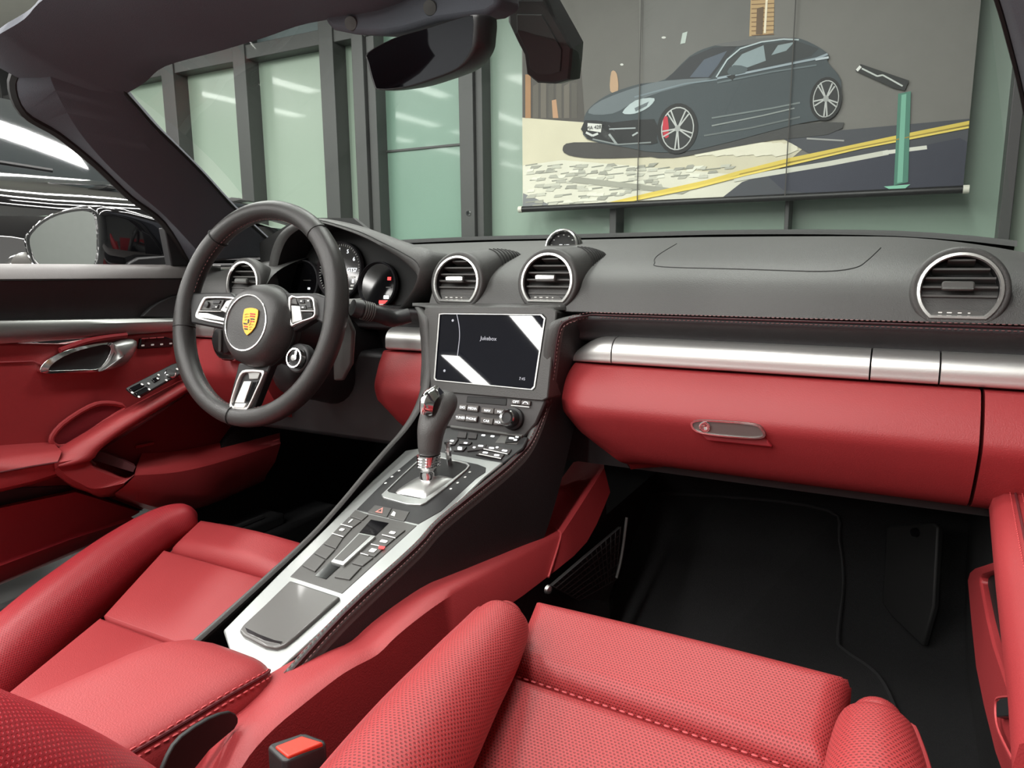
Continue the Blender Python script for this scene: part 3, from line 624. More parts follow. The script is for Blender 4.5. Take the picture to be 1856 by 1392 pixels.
for px, x0, pod in (((441, 514), None, None), ((828, 512), None, (948, 459)), ((992, 510), None, (1100, 459)), ((1739, 526), None, None)):
    vents.append(vent(px, x0, pod, bright=px[0] < 1500))
# ---------------------------------------------------------------- clock on the dash top
ck = thing('dash_clock', 'round stopwatch clock with silver rim on the dash top centre', 'clock', P(1017, 462, x=.0))
fr = frame_of(P(1018, 446, x=.0), (.06, -.95, .28)); r = .0305
lathe('rim', fr, [(r-.004, -.006), (r-.0045, .002), (r-.003, .005), (r-.0005, .004), (r, -.006)], RIM, ck, n=40)
lathe('pod', fr, [(r-.001, -.0065), (r+.001, -.003), (r+.003, -.004), (r+.003, -.02), (r*.8, -.05), (r*.3, -.075)], BLK, ck, n=32)
disc('face', fr, r-.004, .001, RUB, ck, lift=-.005)
for k in range(9):
    t = math.radians(200-k*27.5); a = fr[0]+fr[1]*(r-.009)*math.cos(t)+fr[2]*(r-.009)*math.sin(t)
    slab('marker', rrect((a, fr[1], fr[2], fr[3]), .0028, .0016, .0004, lift=-.0038), fr[3]*.0004, WHT, ck)
text('digits', '747', fr, .013, WHTL, ck, off=(.003, -.001), lift=-.0034)
# ================================================================ instrument cluster
ic = thing('instrument_cluster', 'black hooded instrument cluster with three round dials behind the steering wheel', 'instrument cluster', (-.33, .03, .80))
yl = lambda u: .05*(1-(u-500)/265.)
inn = [(498, 560), (498, 530), (501, 498), (508, 462), (522, 432), (548, 413), (585, 406), (635, 421), (668, 435), (700, 453), (732, 474), (757, 500), (752, 520), (735, 545), (705, 578)]
out = [(490, 562), (490, 530), (493, 498), (499, 457), (514, 424), (543, 403), (580, 396), (622, 402), (668, 414), (708, 430), (745, 443), (779, 456), (790, 500), (770, 545), (735, 585)]
I3 = cr([P(u, v, y=yl(u)) for u, v in inn], 4); O3 = cr([P(u, v, y=yl(u)+.03) for u, v in out], 4)
M3 = [a*.5+b*.5+V(0, -.016, .003) for a, b in zip(I3, O3)]
B3 = [V(p[0], p[1]+.10, min(p[2], max(p[2]-.02, .925))) for p in O3]; B4 = [V(p[0], p[1]+.22, min(p[2], .93)) for p in O3]
grid('hood', [I3, [a+(b-a)*.3+V(0, -.004, .0) for a, b in zip(I3, M3)], M3, O3, B3, B4], BLK, ic, angle=70)
seamh = [a*.62+b*.38+V(0, -.011, .003) for a, b in zip(I3, O3)][20:48]
tube('hood_seam', [a*.55+b*.45+V(0, -.0150, .0025) for a, b in zip(I3, O3)][22:46], .0009, RUB, ic, n=5)
ctr = sum(I3)/len(I3)
back = [p+(ctr-p)*.05+V(0, .075, -.004) for p in I3]
grid('inner_shroud', [I3, [p+(ctr-p)*.01+V(0, .02, 0) for p in I3], back], RUB, ic, angle=80)
cn = V(0, -.985, .17); cp = V(-.33, .095, .90)
slab('face_plate', pls([(470, 440), (540, 395), (640, 395), (770, 500), (720, 600), (480, 620)], cp+V(0, .01, 0), cn), V(0, .01, 0), RUB, ic)
def dial(px, r, lab):
    fr = frame_of(PL(px[0], px[1], cp, cn), cn); n_ = fr[3]
    d = disc('dial', fr, r, .003, GLO, ic, n=40, lift=-.001, label=lab)
    grid('dial_rim', [circ(fr, r-.0015, 40, lift=.002), circ(fr, r+.0005, 40, lift=.008), circ(fr, r+.0025, 40, lift=.006), circ(fr, r+.003, 40, lift=-.002)], mat('dial_rim_grey', (.06, .06, .065), .35), d, closeu=True)
    return fr, d
frL, dL = dial((550, 512), .041, 'left dial with speed display'); frC, dC = dial((617, 491), .053, 'large centre rev counter'); frR, dR = dial((686, 517), .041, 'right dial with coloured display')
for k in range(9):
    t = math.radians(222-k*31.5)
    text('numeral', str(k), frC, .0105, WHTL, dC, off=(.040*math.cos(t), .040*math.sin(t)), lift=.0026)
    for j in range(5):
        t2 = t-math.radians(31.5/5*j)
        if k < 8: a = frC[0]+frC[1]*.049*math.cos(t2)+frC[2]*.049*math.sin(t2); slab('tick', rrect((a, frC[1]*math.cos(t2)+frC[2]*math.sin(t2), -frC[1]*math.sin(t2)+frC[2]*math.cos(t2), frC[3]), .004, .0008, .0002, lift=.0024), frC[3]*.0003, WHT, dC)
text('model_lettering', 'GTS', frC, .011, WHTL, dC, off=(.028, .001), lift=.0026)
t = math.radians(200); a = frC[0]+frC[3]*.004
slab('needle', [a+frC[1]*.002*math.sin(t)-frC[2]*.002*math.cos(t), a+frC[1]*.036*math.cos(t)+frC[2]*.036*math.sin(t), a-frC[1]*.002*math.sin(t)+frC[2]*.002*math.cos(t)], frC[3]*.001, REDL, dC)
for (ox, oy, w, h, m_) in ((.013, -.012, .016, .0022, REDL), (.015, -.008, .010, .0022, REDL), (.034, -.012, .010, .003, WHT), (.030, -.034, .012, .003, WHT), (.034, -.028, .008, .003, WHT), (.036, -.022, .006, .003, WHT)):
    slab('display_mark', rrect(frC, w, h, .0004, off=(ox, oy), lift=.0026), frC[3]*.0003, m_, dC)
lathe('needle_hub', frC, [(.001, .002), (.008, .002), (.007, .006), (.001, .007)], PLA, dC, n=20)
for (ox, oy, w, h, m_) in ((.018, -.012, .006, .004, WHTL), (.013, -.024, .010, .003, WHT), (.004, -.034, .011, .003, WHT), (.012, .004, .02, .002, PLAG)):
    slab('display_mark', rrect(frL, w, h, .0004, off=(ox, oy), lift=.0026), frL[3]*.0003, m_, dL)
for (ox, oy, w, h, m_) in ((.026, .012, .008, .006, REDL), (.026, -.004, .012, .002, PLAG), (.022, -.022, .012, .006, WHTL), (.016, -.031, .020, .006, REDL), (.014, -.036, .014, .003, WHT)):
    slab('display_mark', rrect(frR, w, h, .0004, off=(ox, oy), lift=.0026), frR[3]*.0003, m_, dR)
# ================================================================ steering column with stalks
tau = math.radians(15); WC = V(-.36, -.16, .84); e1 = V(1, 0, 0); e2 = V(0, math.sin(tau), math.cos(tau)); wn = V(0, -math.cos(tau), math.sin(tau))
sc_ = thing('steering_column', 'black steering column shroud with control stalks behind the wheel', 'steering column', (-.36, -.03, .74))
def ell(c, rx, rz, n=24): return [c+e1*rx*math.cos(2*math.pi*k/n)+e2*rz*math.sin(2*math.pi*k/n) for k in range(n)]
grid('shroud', [ell(WC-wn*d+V(0, 0, dz), a, b) for d, dz, a, b in ((.02, -.012, .052, .052), (.05, -.014, .062, .056), (.11, -.018, .070, .060), (.20, -.02, .075, .064), (.27, -.03, .08, .07))], PLA, sc_, closeu=True, caps=True, angle=60)
grid('lower_shroud', [ell(WC-wn*d+V(0, 0, -.075), a, b) for d, a, b in ((.06, .03, .03), (.08, .055, .05), (.16, .06, .055), (.24, .06, .06))], PLA, sc_, closeu=True, caps=True, angle=60)
st = cr([P(742, 572, y=-.05), P(712, 578, y=-.07), P(688, 570, y=-.095), P(650, 560, y=-.125)], 5)
tube('stalk', st, [.012]*5+[.013]*11, PLA, sc_, n=14, angle=50)
tt = st[-1]-st[-5]; tt /= np.linalg.norm(tt); sk = sc_.children[-1]
for k in range(5): tube('grip_ring', [st[-1]-tt*(.006+.0035*k), st[-1]-tt*(.0078+.0035*k)], .0150, PLAG, sk, n=18)
tube('end_cap', [st[-1]-tt*.002, st[-1]+tt*.010], [.0150, .0125], PLA, sk, n=18)
slab('switch_mark', pxs([(629, 542), (653, 541), (650, 549), (640, 554), (632, 550)], y=-.11), (0, .004, 0), SILV, sk)
slab('shift_paddle', pxs([(600, 575), (622, 560), (640, 600), (636, 660), (620, 690), (604, 690)], y=-.125), (0, .008, 0), PLAG, sc_, bevel=.003)
ls = thing('light_switch', 'rotary light switch with silver surround left of the steering column', 'switch', P(415, 622, y=-.045))
fr = frame_of(P(413, 617, y=-.07), (.1, -.97, .1)); slab('surround', rrect(fr, .075, .075, .03, n=8), -fr[3]*.04, CHR, ls, bevel=.003)
lathe('knob', fr, [(.001, .002), (.026, .002), (.024, .014), (.018, .016), (.001, .016)], PLA, ls, n=24); slab('pointer', rrect(fr, .006, .04, .002, lift=.016), fr[3]*.004, PLAG, ls)
# ================================================================ steering wheel
sw = thing('steering_wheel', 'black leather three-spoke steering wheel with silver spoke trims and crest', 'steering wheel', WC-e2*.18)
RW, NR = .1665, 96
def wp3(a, b, d=0): return WC+e1*a+e2*b+wn*d
path = []; rows = []
for k in range(NR):
    t = 2*math.pi*k/NR; grip = 1+.07*max(0, math.cos((t-math.radians(25))*2)) ; rad = e1*math.cos(t)+e2*math.sin(t); c = WC+rad*RW; row = []
    for j in range(18):
        q = 2*math.pi*j/18; ca, sa = math.cos(q), math.sin(q); row.append(c+rad*.0150*grip*math.copysign(abs(ca)**.9, ca)+wn*.0172*grip*math.copysign(abs(sa)**.9, sa))
    rows.append(row)
rim = grid('rim', rows, WLE, sw, closeu=True, closev=True, angle=180)
def rim_ring(t, r=.0166):
    rad = e1*math.cos(t)+e2*math.sin(t); c = WC+rad*RW; return [c+rad*r*math.cos(q)+wn*(r+.0018)*math.sin(q) for q in [2*math.pi*j/28 for j in range(28)]]
def ang(u, v): p = PL(u, v, WC, wn)-WC; return math.atan2(p.dot(e2), p.dot(e1))
for u, v in ((398, 437), (576, 425), (426, 752), (350, 590)): tube('rim_seam', rim_ring(ang(u, v)), .0008, RUB, rim, n=5, closed=True)
stitches('rim_stitching', [WC+(e1*math.cos(t)+e2*math.sin(t))*(RW-.0150)+wn*.003 for t in [2*math.pi*k/200 for k in range(201)]], THR, rim, nrm=wn, length=.004, gap=.003, w=.0006)
# hub
hb = PL(473, 591, WC+wn*.006, wn); ob = V((hb-WC).dot(e1), (hb-WC).dot(e2), 0)
hf = (WC+e1*ob[0]+e2*ob[1], e1, e2, wn)
lathe('hub_pad', hf, [(.045, -.030), (.062, -.018), (.0665, .002), (.0655, .010), (.062, .022), (.054, .032), (.046, .036), (.041, .0355), (.020, .0365), (.0005, .037)], WLE, sw, n=56, angle=60)
hub = sw.children[-1]
grid('hub_ring', [circ(hf, .0445, 56, lift=.0355), circ(hf, .0440, 56, lift=.0375), circ(hf, .0420, 56, lift=.0375), circ(hf, .0415, 56, lift=.0350)], CHR, hub, closeu=True)
lathe('hub_gap', hf, [(.0672, .0015), (.0685, -.002), (.0672, -.006)], RUB, hub, n=56)
# crest
cz = .0385; sh = [(735, 358), (765, 347), (800, 341), (840, 342), (880, 352), (911, 372), (908, 440), (895, 510), (870, 590), (825, 650), (766, 700), (735, 660), (715, 600), (708, 520), (715, 440), (727, 385)]
cpx = lambda L: [PL(u/7.138+340, v/7.138+510, hf[0]+wn*cz, wn) for u, v in L]
GOLD = mat('crest_gold', (.80, .42, .05), .35, metal=.35); CRD = mat('crest_red', (.55, .03, .03), .45); CBK = mat('crest_black', (.01, .01, .01), .4); GOLDD = mat('crest_dark_gold', (.45, .22, .02), .5)
cre = slab('crest', cpx(sh), -wn*.0015, GOLD, sw, bevel=.0004)
ec = sum(cpx(sh))/len(sh)
def piece(nm, L, m_, l=.0003): slab(nm, [q+wn*l for q in cpx(L)], wn*.0003, m_, cre)
for i, (y0, m_) in enumerate(((410, CRD), (440, CRD), (475, CBK), (505, CRD))): piece('crest_stripe', [(812-3*i, y0), (876-4*i, y0+8), (874-4*i, y0+24), (810-3*i, y0+18)], m_)
for i, (y0, m_) in enumerate(((535, CBK), (572, CRD), (604, CBK))): piece('crest_stripe', [(724+4*i, y0), (778, y0+6), (778, y0+24), (728+6*i, y0+20)], m_)
for i in range(3): piece('crest_antler', [(740, 425+35*i), (765, 415+35*i), (790, 420+35*i), (788, 428+35*i), (765, 425+35*i), (742, 436+35*i)], GOLDD); piece('crest_antler', [(800, 560+30*i), (815, 552+30*i), (850-12*i, 556+30*i), (846-12*i, 565+30*i), (815, 562+30*i), (800, 570+30*i)], GOLDD)
piece('crest_inner_shield', [(770, 480), (820, 484), (816, 545), (792, 565), (770, 542)], GOLD, .0004)
piece('crest_horse', [(778, 545), (784, 520), (780, 500), (792, 488), (806, 492), (804, 506), (812, 516), (800, 520), (806, 540), (796, 536), (790, 548)], CBK, .0007)
# spokes
z7 = lambda L: [(u/7.138+340, v/7.138+510) for u, v in L]; z3 = lambda L: [(u/3.026+300, v/3.026+340) for u, v in L]
def spoke(outer_, trim, windows, nm):
    b = slab('spoke', pls(outer_, WC+wn*.004, wn), -wn*.016, PLA, sw, bevel=.003, label=nm)
    t3 = pls(trim, WC+wn*.010, wn); c = sum(t3)/len(t3); cl = cr(t3, 2, True)
    ring('spoke_trim', cl, [c+(q-c)*.86 for q in cl], -wn*.007, SILV, b, bevel=.001)
    for w in windows:
        w3 = pls(w[0], WC+wn*w[2], wn); slab(w[3], w3, -wn*.005, w[1], b, bevel=.0008)
    return b
b1 = spoke(z7([(20, 150), (560, 140), (700, 300), (700, 600), (560, 640), (40, 540)]), z7([(95, 440), (125, 360), (190, 225), (250, 195), (480, 195), (640, 215), (660, 300), (600, 420), (545, 560), (400, 545), (140, 490)]),
  [(z7([(205, 245), (470, 240), (420, 370), (170, 370)]), PLAG, .0075, 'button_panel'), (z7([(500, 250), (600, 220), (640, 300), (520, 420), (420, 375)]), SILVD, .008, 'inlay'), (z7([(270, 400), (540, 420), (520, 520), (280, 470)]), GLO, .005, 'dark_insert'), (z7([(140, 375), (430, 380), (430, 392), (135, 388)]), SILV, .010, 'cross_bar'), (z7([(130, 405), (250, 410), (520, 490), (520, 520), (140, 465)]), SILV, .009, 'cross_bar')], 'left spoke with buttons')
for L in (z7([(330, 250), (425, 245), (410, 285), (320, 290)]), z7([(315, 305), (400, 300), (385, 350), (300, 352)])): slab('button', pls(L, WC+wn*.0095, wn), -wn*.002, PLA, b1, bevel=.0005)
fr = frame_of(PL(250/7.138+340, 300/7.138+510, WC+wn*.0095, wn), wn); lathe('thumb_roller', fr, [(.0005, -.002), (.0055, -.002), (.005, .002), (.0005, .0025)], PLA, b1, n=18)
b2 = spoke(z7([(1250, 150), (1660, 150), (1780, 200), (1760, 560), (1640, 480), (1380, 640), (1250, 620)]), z7([(1300, 205), (1400, 195), (1570, 190), (1625, 225), (1640, 300), (1652, 430), (1600, 480), (1480, 520), (1380, 560), (1310, 560)]),
  [(z7([(1400, 215), (1590, 215), (1620, 370), (1470, 370)]), PLAG, .0075, 'button_panel'), (z7([(1330, 210), (1400, 215), (1420, 300), (1335, 290)]), PLAG, .0075, 'button_panel'), (z7([(1340, 310), (1450, 320), (1480, 500), (1350, 540)]), SILV, .009, 'inlay'), (z7([(1490, 395), (1620, 400), (1610, 450), (1490, 500)]), GLO, .006, 'dark_insert'), (z7([(1460, 372), (1635, 375), (1635, 388), (1465, 388)]), SILV, .010, 'cross_bar')], 'right spoke with buttons')
for L in (z7([(1425, 235), (1500, 232), (1510, 280), (1440, 282)]), z7([(1520, 235), (1580, 240), (1600, 340), (1540, 345)]), z7([(1450, 305), (1520, 305), (1535, 355), (1465, 358)])): slab('button', pls(L, WC+wn*.0095, wn), -wn*.002, PLA, b2, bevel=.0005)
for p in ((480, 330), (1470, 255), (1560, 250), (1490, 335), (370, 330)): fr = frame_of(PL(p[0]/7.138+340, p[1]/7.138+510, WC+wn*.0098, wn), wn); slab('button_mark', rrect(fr, .004, .002, .0006), wn*.0003, WHT, b2 if p[0] > 900 else b1)
b3 = spoke(z3([(400, 960), (580, 960), (470, 1240), (330, 1240), (390, 1000)]), z3([(405, 1020), (440, 998), (520, 998), (540, 1018), (495, 1120), (455, 1205), (430, 1222), (365, 1215), (348, 1195), (372, 1110)]),
  [(z3([(428, 1062), (470, 1062), (430, 1180), (378, 1180)]), SILV, .006, 'inlay'), (z3([(478, 1066), (505, 1062), (460, 1175), (436, 1176)]), GLO, .006, 'dark_insert'), (z3([(452, 1010), (520, 1008), (505, 1050), (458, 1052)]), SILVD, .006, 'inlay'), (z3([(380, 1182), (440, 1184), (430, 1212), (370, 1208)]), SILV, .0105, 'foot_plate')], 'lower spoke')
# drive mode dial
md = disc('mode_dial_pod', frame_of(PL(543, 650, WC-wn*.004, wn), wn), .023, .018, PLA, sw, n=32, lift=-.012, bevel=.003); fr = frame_of(PL(534.5, 649, WC+wn*.010, wn), wn)
lathe('mode_dial_rim', fr, [(.0125, -.006), (.0128, .003), (.0150, .003), (.0155, -.006)], CHR, md, n=32); disc('mode_dial_face', fr, .0128, .001, GLO, md)
slab('mode_dial_pointer', rrect(fr, .004, .014, .0015, off=(.004, .004), lift=.001), wn*.003, CHR, md); lathe('mode_dial_button', fr, [(.0005, .001), (.005, .001), (.0045, .004), (.0005, .0045)], SILVD, md, n=20)
# ================================================================ centre console
cc_ = thing('centre_console', 'rising centre console with aluminium strips, button rows and stitched leather sides', 'console', (0, -.3, .45))
SP0, SN = V(0, -.045, .84), V(0, -.96, .28)
CP0, CN = V(0, -.5, .548), V(0, -.28, 1.); CN /= np.linalg.norm(CN)
KP0, KN = V(0, -.118, .662), V(0, -.5, .866)
S_ = lambda L, d=0: [PL(u, v, SP0+SN*d, SN) for u, v in L]
C_p = lambda L, d=0: [PL(u, v, CP0+CN*d, CN) for u, v in L]
K_ = lambda L, d=0: [PL(u, v, KP0+KN*d, KN) for u, v in L]
RL = [(1060, 572, .15), (1021, 585, .127), (1010, 615, .12), (1004, 661, .114), (997, 706, .108), (982, 757, .102), (961, 803, .096), (930, 836, .09), (891, 869, .087), (801, 941, .084), (755, 991, .082), (626, 1110, .078), (507, 1240, .075)]
RE = cr([P(u, v, x=x) for u, v, x in RL], 4)
LL = [V(-.150, -.024, .846), V(-.128, -.045, .834), V(-.120, -.053, .811), V(-.112, -.062, .775), V(-.102, -.080, .730), V(-.096, -.108, .700), V(-.090, -.150, .676), V(-.086, -.200, .656), V(-.083, -.245, .637), V(-.080, -.300, .612), V(-.078, -.360, .588), V(-.075, -.455, .560), V(-.074, -.55, .532)]
LE = cr(LL, 4)
NSEC = len(RE)
def side(E, sg):
    rows = []
    for i, e in enumerate(E):
        t = i/(NSEC-1); k = min(1, max(0, (t-.30)/.25))          # 0 on the dash face, 1 on the tunnel
        up = V(0, -1+k, .2+.8*k); up /= np.linalg.norm(up); dn = V(.01*sg, .07*(1-k), -.012-.11*k); w = .018-.0105*k
        rows.append([e+V(-sg*w, 0, 0)+up*(.001-.003*k), e+V(-sg*(w-.002), 0, 0)+up*(.0028-.0018*k), e+V(-sg*w*.55, 0, 0)+up*(.0040-.0022*k), e+V(-sg*w*.25, 0, 0)+up*(.002-.0008*k), e, e+V(sg*.002, 0, 0)+dn*.12, e+V(sg*.008*k, 0, 0)+dn*.6, e+V(sg*.012*k, 0, 0)+dn*1.2])
    return rows
SOFT = mat('black_soft_side', (.016, .015, .016), .55, bump=(800, .3))
for E_s, sg, lb_ in ((RE, 1, 'facing the passenger'), (LE, -1, 'facing the driver')):
    R_ = side(E_s, sg); grid('edge_leather', [r[:6] for r in R_], BLK, cc_, angle=180, label='stitched leather edge '+lb_); grid('side_panel', [r[5:] for r in R_], SOFT, cc_, angle=180, label='soft black side '+lb_)
so = [e+V(.0012, 0, 0)+V(0, 0, -.003) for e in RE]
tube('seam_groove', RE, .0012, MATS['seam_maroon'], cc_, n=6)
stitches('stitching', [e+V(-.0025, 0, .0030) for e in RE[4:]], THR, cc_, nrm=(.3, -.3, 1), w=.0006); stitches('stitching', [e+V(.0022, -.001, -.004) for e in RE[2:]], THR, cc_, nrm=(1, -.3, .2), w=.0006)
# dash fascia round the screen
scr_px = [(795, 571), (988, 569), (968, 708), (786, 690)]
scr = S_([(796, 569), (803, 568), (982, 570), (989, 577), (970, 702), (965, 707), (790, 690), (787, 686)], .001)
fo = S_([(768, 562), (778, 556), (1000, 557), (1009, 564), (993, 722), (984, 727), (768, 708), (760, 700)], .0)
ring('fascia_frame', fo, [p*1.0 for p in scr], V(0, .05, -.005), BLK, cc_, bevel=.004)
UT = [748, 758, 772, 800, 860, 920, 970, 1000, 1014, 1026]
def ft(i, u, v, q): k = (0, .55, 1, 1, 1, 1, 1, 1, .55, 0)[i]; return onprof(u, v, TOPs)*(1-k)+q*k+V(0, -.0008, 0)
grid('fascia_top', [[ft(i, u, 562, PL(u, 562, SP0-SN*.0015, SN)) for i, u in enumerate(UT)], [ft(i, u, 557, PL(u, 557, SP0-SN*.0005, SN)) for i, u in enumerate(UT)], [ft(i, u, 555, P(u, 555, y=-.036)) for i, u in enumerate(UT)], [ft(i, u, 552.5, P(u, 552.5, y=-.026)) for i, u in enumerate(UT)], [ft(i, u, 550.5, onprof(u, 550.5, TOPs)) for i, u in enumerate(UT)], [ft(i, u, 549, onprof(u, 549, TOPs)+V(0, .004, 0)) for i, u in enumerate(UT)]], BLK, da, angle=180)
iu = thing('infotainment_screen', 'glossy black centre touchscreen showing its home view', 'screen', sum(scr)/len(scr))
sc0 = sum(scr)/len(scr)
slab('glass', [sc0+(q-sc0)*.985-SN*.001 for q in scr], V(0, .010, 0), mat('screen_glass', (.004, .005, .010), .02, spec=.6), iu)
ring('bezel', scr, [sc0+(q-sc0)*.975 for q in scr], SN*.0012, SILVD, iu)
fr = frame_of(PL(886, 614, SP0, SN), SN); DIMW = mat('screen_dim_text', (.2, .2, .22), .4, emit=((.7, .72, .8), .35))
text('title', 'Jukebox', fr, .0085, DIMW, iu, lift=.0012, depth=.0001); fr = frame_of(PL(947, 687, SP0, SN), SN); text('clock_digits', '7:45', fr, .006, DIMW, iu, lift=.0012, depth=.0001)
for u, v in ((821, 581), (806, 672)): fr = frame_of(PL(u, v, SP0, SN), SN); slab('icon', circ(fr, .002, 12, lift=.0006), SN*.0002, DIMW, iu)
arc = cr(S_([(828, 570), (832, 590), (833, 610), (831, 630), (829, 645)], .0006), 3); tube('side_bar', arc, .0006, DIMW, iu, n=4)
# radio panel under the screen
DG = mat('radio_panel_plastic', (.040, .036, .036), .45, bump=(1500, .1)); BTN = mat('button_grey', (.11, .10, .095), .45)
rp = slab('radio_panel', S_([(772, 696), (986, 716), (990, 726), (972, 768), (948, 796), (820, 777), (772, 768)], -.004), V(0, .03, -.01), DG, cc_, bevel=.003)
z8 = lambda L: [(u/8.436+780, v/8.436+700) for u, v in L]
slab('disc_slot', S_(z8([(560, 155), (1170, 190), (1160, 300), (545, 250)]), -.003), V(0, .004, 0), RUB, rp, bevel=.001)
BT = [([(440, 280), (555, 290), (545, 372), (430, 360)], 'DIO'), ([(565, 290), (735, 305), (720, 395), (555, 375)], 'MEDIA'), ([(780, 325), (970, 345), (960, 425), (770, 405)], 'NAV'), ([(980, 345), (1180, 370), (1150, 440), (970, 425)], 'MAP'),
      ([(400, 430), (535, 440), (525, 535), (380, 520)], 'TUNER'), ([(540, 440), (720, 465), (705, 550), (530, 540)], 'PHONE'), ([(765, 475), (960, 500), (945, 590), (760, 565)], 'CAR'), ([(970, 500), (1150, 525), (1140, 600), (960, 590)], 'HOME'),
      ([(1245, 205), (1380, 215), (1375, 275), (1235, 270)], 'OPT'), ([(1390, 220), (1530, 235), (1520, 300), (1385, 285)], '')]
for L, s in BT:
    q = S_(z8(L), .0); b = slab('button', q, V(0, .006, 0), BTN, rp, bevel=.0008)
    f2 = frame_of(sum(q)/4, SN, q[1]-q[0])
    if s: text('button_lettering', s, f2, .0052, WHTL, b, lift=.0004, depth=.0001)
    else: tube('phone_icon', cr([f2[0]+f2[1]*a+f2[2]*c+SN*.0006 for a, c in ((-.004, -.001), (-.002, .0015), (.002, .0015), (.004, -.001))], 3), .0006, WHTL, b, n=5)
slab('light_bar', S_(z8([(1235, 285), (1515, 312), (1513, 326), (1235, 298)]), .0), SN*.0004, WHT, rp)
f2 = frame_of(PL(1270/8.436+780, 500/8.436+700, SP0-SN*.002, SN), SN)
kb = lathe('rotary_knob', f2, [(.0165, -.002), (.0160, .004), (.0130, .006), (.0125, .019), (.0115, .021), (.0005, .021)], PLA, rp, n=32)
lathe('knob_ring', f2, [(.0118, .0205), (.0105, .0225), (.0075, .0222), (.0070, .0205)], CHR, kb, n=32)
# climate panel and tray
cl = slab('climate_panel', K_([(792, 776), (822, 774), (958, 792), (948, 812), (908, 842), (800, 824), (770, 800)], .0), -KN*.02, PLA, cc_, bevel=.002)
slab('ledge', K_(z8([(300, 588), (1420, 735), (1390, 765), (300, 622)]), .004), -KN*.006, PLAG, cl, bevel=.001)
slab('tray', K_(z8([(1080, 735), (1385, 765), (1325, 885), (985, 865)]), .001), -KN*.003, PLAG, cl, bevel=.001); slab('tray_opening', K_(z8([(1180, 760), (1370, 780), (1320, 850), (1140, 860)]), .0025), -KN*.003, RUB, cl)
for L in ([(230, 810), (430, 800), (370, 890), (220, 900)], [(460, 830), (640, 850), (600, 890), (430, 880)], [(400, 915), (560, 920), (500, 985), (350, 980)], [(600, 900), (860, 890), (830, 960), (560, 990)], [(870, 900), (1240, 960), (1200, 1030), (820, 960)], [(760, 975), (1130, 1040), (1080, 1110), (690, 1040)], [(430, 690), (560, 700), (540, 790), (400, 780)], [(600, 700), (720, 720), (700, 800), (570, 790)]):
    slab('button', K_(z8(L), .0022), -KN*.003, DG, cl, bevel=.0006)
for u, v, w in ((330, 835, .006), (540, 868, .006), (450, 940, .007), (450, 962, .007), (670, 935, .004), (770, 912, .008), (935, 945, .008), (1020, 935, .004), (1135, 985, .008), (840, 1015, .008), (1015, 1055, .008), (1240, 795, .008), (1300, 820, .005), (1325, 775, .005), (810, 750, .006), (950, 765, .006)):
    f2 = frame_of(PL(u/8.436+780, v/8.436+700, KP0+KN*.0026, KN), KN); slab('button_icon', rrect(f2, w, .0032, .001), KN*.0002, WHTL, cl)
for L in ([(815, 953), (1180, 1030), (1180, 1043), (812, 967)], [(745, 1030), (1080, 1100), (1078, 1112), (742, 1044)], [(225, 858), (330, 873), (328, 884), (222, 868)], [(240, 890), (310, 900), (308, 908), (238, 898)]): slab('light_bar', K_(z8(L), .0026), KN*.0003, WHT, cl)
# aluminium frame and black panels
SAT = mat('console_aluminium', (.52, .54, .53), .33, metal=.75, bump=(400, .05))
slab('aluminium_frame', C_p([(404, 1142), (507, 1038), (594, 953), (675, 870), (735, 816), (760, 812), (802, 819), (912, 838), (880, 863), (757, 981), (628, 1102), (502, 1218), (470, 1230), (420, 1190)]), -CN*.012, SAT, cc_, bevel=.002)
gp_ = slab('selector_panel', C_p([(645, 924), (700, 869), (752, 826), (770, 821), (800, 827), (866, 841), (881, 847), (880, 856), (862, 868), (800, 926), (758, 950)], .0006), -CN*.003, PLA, cc_, bevel=.001)
bp_ = slab('button_panel', C_p([(644, 926), (756, 952), (620, 1076), (525, 1045)], .0006), -CN*.003, PLAG, cc_, bevel=.001)
z75 = lambda L: [(u/7.325+520, v/7.325+900) for u, v in L]
lcol = [((905, 168), (1090, 238)), ((822, 258), (1000, 318)), ((712, 368), (872, 414)), ((597, 488), (752, 544)), ((477, 628), (652, 694)), ((347, 748), (522, 834)), ((187, 912), (372, 1002))]
rcol = [((1372, 404), (1585, 438)), ((1262, 508), (1442, 552)), ((1117, 633), (1307, 668)), ((977, 753), (1160, 802)), ((850, 885), (1005, 925)), ((612, 1068), (832, 1108))]
def shr(q, k=.93): c = sum(q)/len(q); return [c+(p-c)*k for p in q]
for col_ in (lcol, rcol):
    for (a, b), (c, d) in zip(col_[:-1], col_[1:]): slab('button', shr(C_p(z75([a, b, d, c]), .0024)), -CN*.003, PLAG, bp_, bevel=.0007)
for u, v, w, h in ((845, 325, .003, .010), (730, 440, .008, .006), (1400, 480, .010, .006), (1285, 595, .012, .006), (1140, 715, .010, .008), (985, 545, .011, .005), (740, 785, .011, .006)):
    f2 = frame_of(PL(u/7.325+520, v/7.325+900, CP0+CN*.0030, CN), CN); slab('button_icon', rrect(f2, w*.8, h*.8, .0012), CN*.0003, WHT, bp_)
for L, m_ in (([(712, 362), (868, 402), (868, 414), (712, 372)], WHT), ([(597, 482), (750, 528), (748, 540), (597, 492)], WHT), ([(1262, 500), (1440, 545), (1440, 556), (1262, 512)], WHT), ([(1117, 626), (1225, 650), (1225, 662), (1117, 638)], WHT), ([(1225, 655), (1305, 668), (1285, 700), (1215, 690)], REDL), ([(977, 746), (1080, 775), (1080, 786), (977, 758)], WHT)): slab('light_bar', C_p(z75(L), .0032), CN*.0003, m_, bp_)
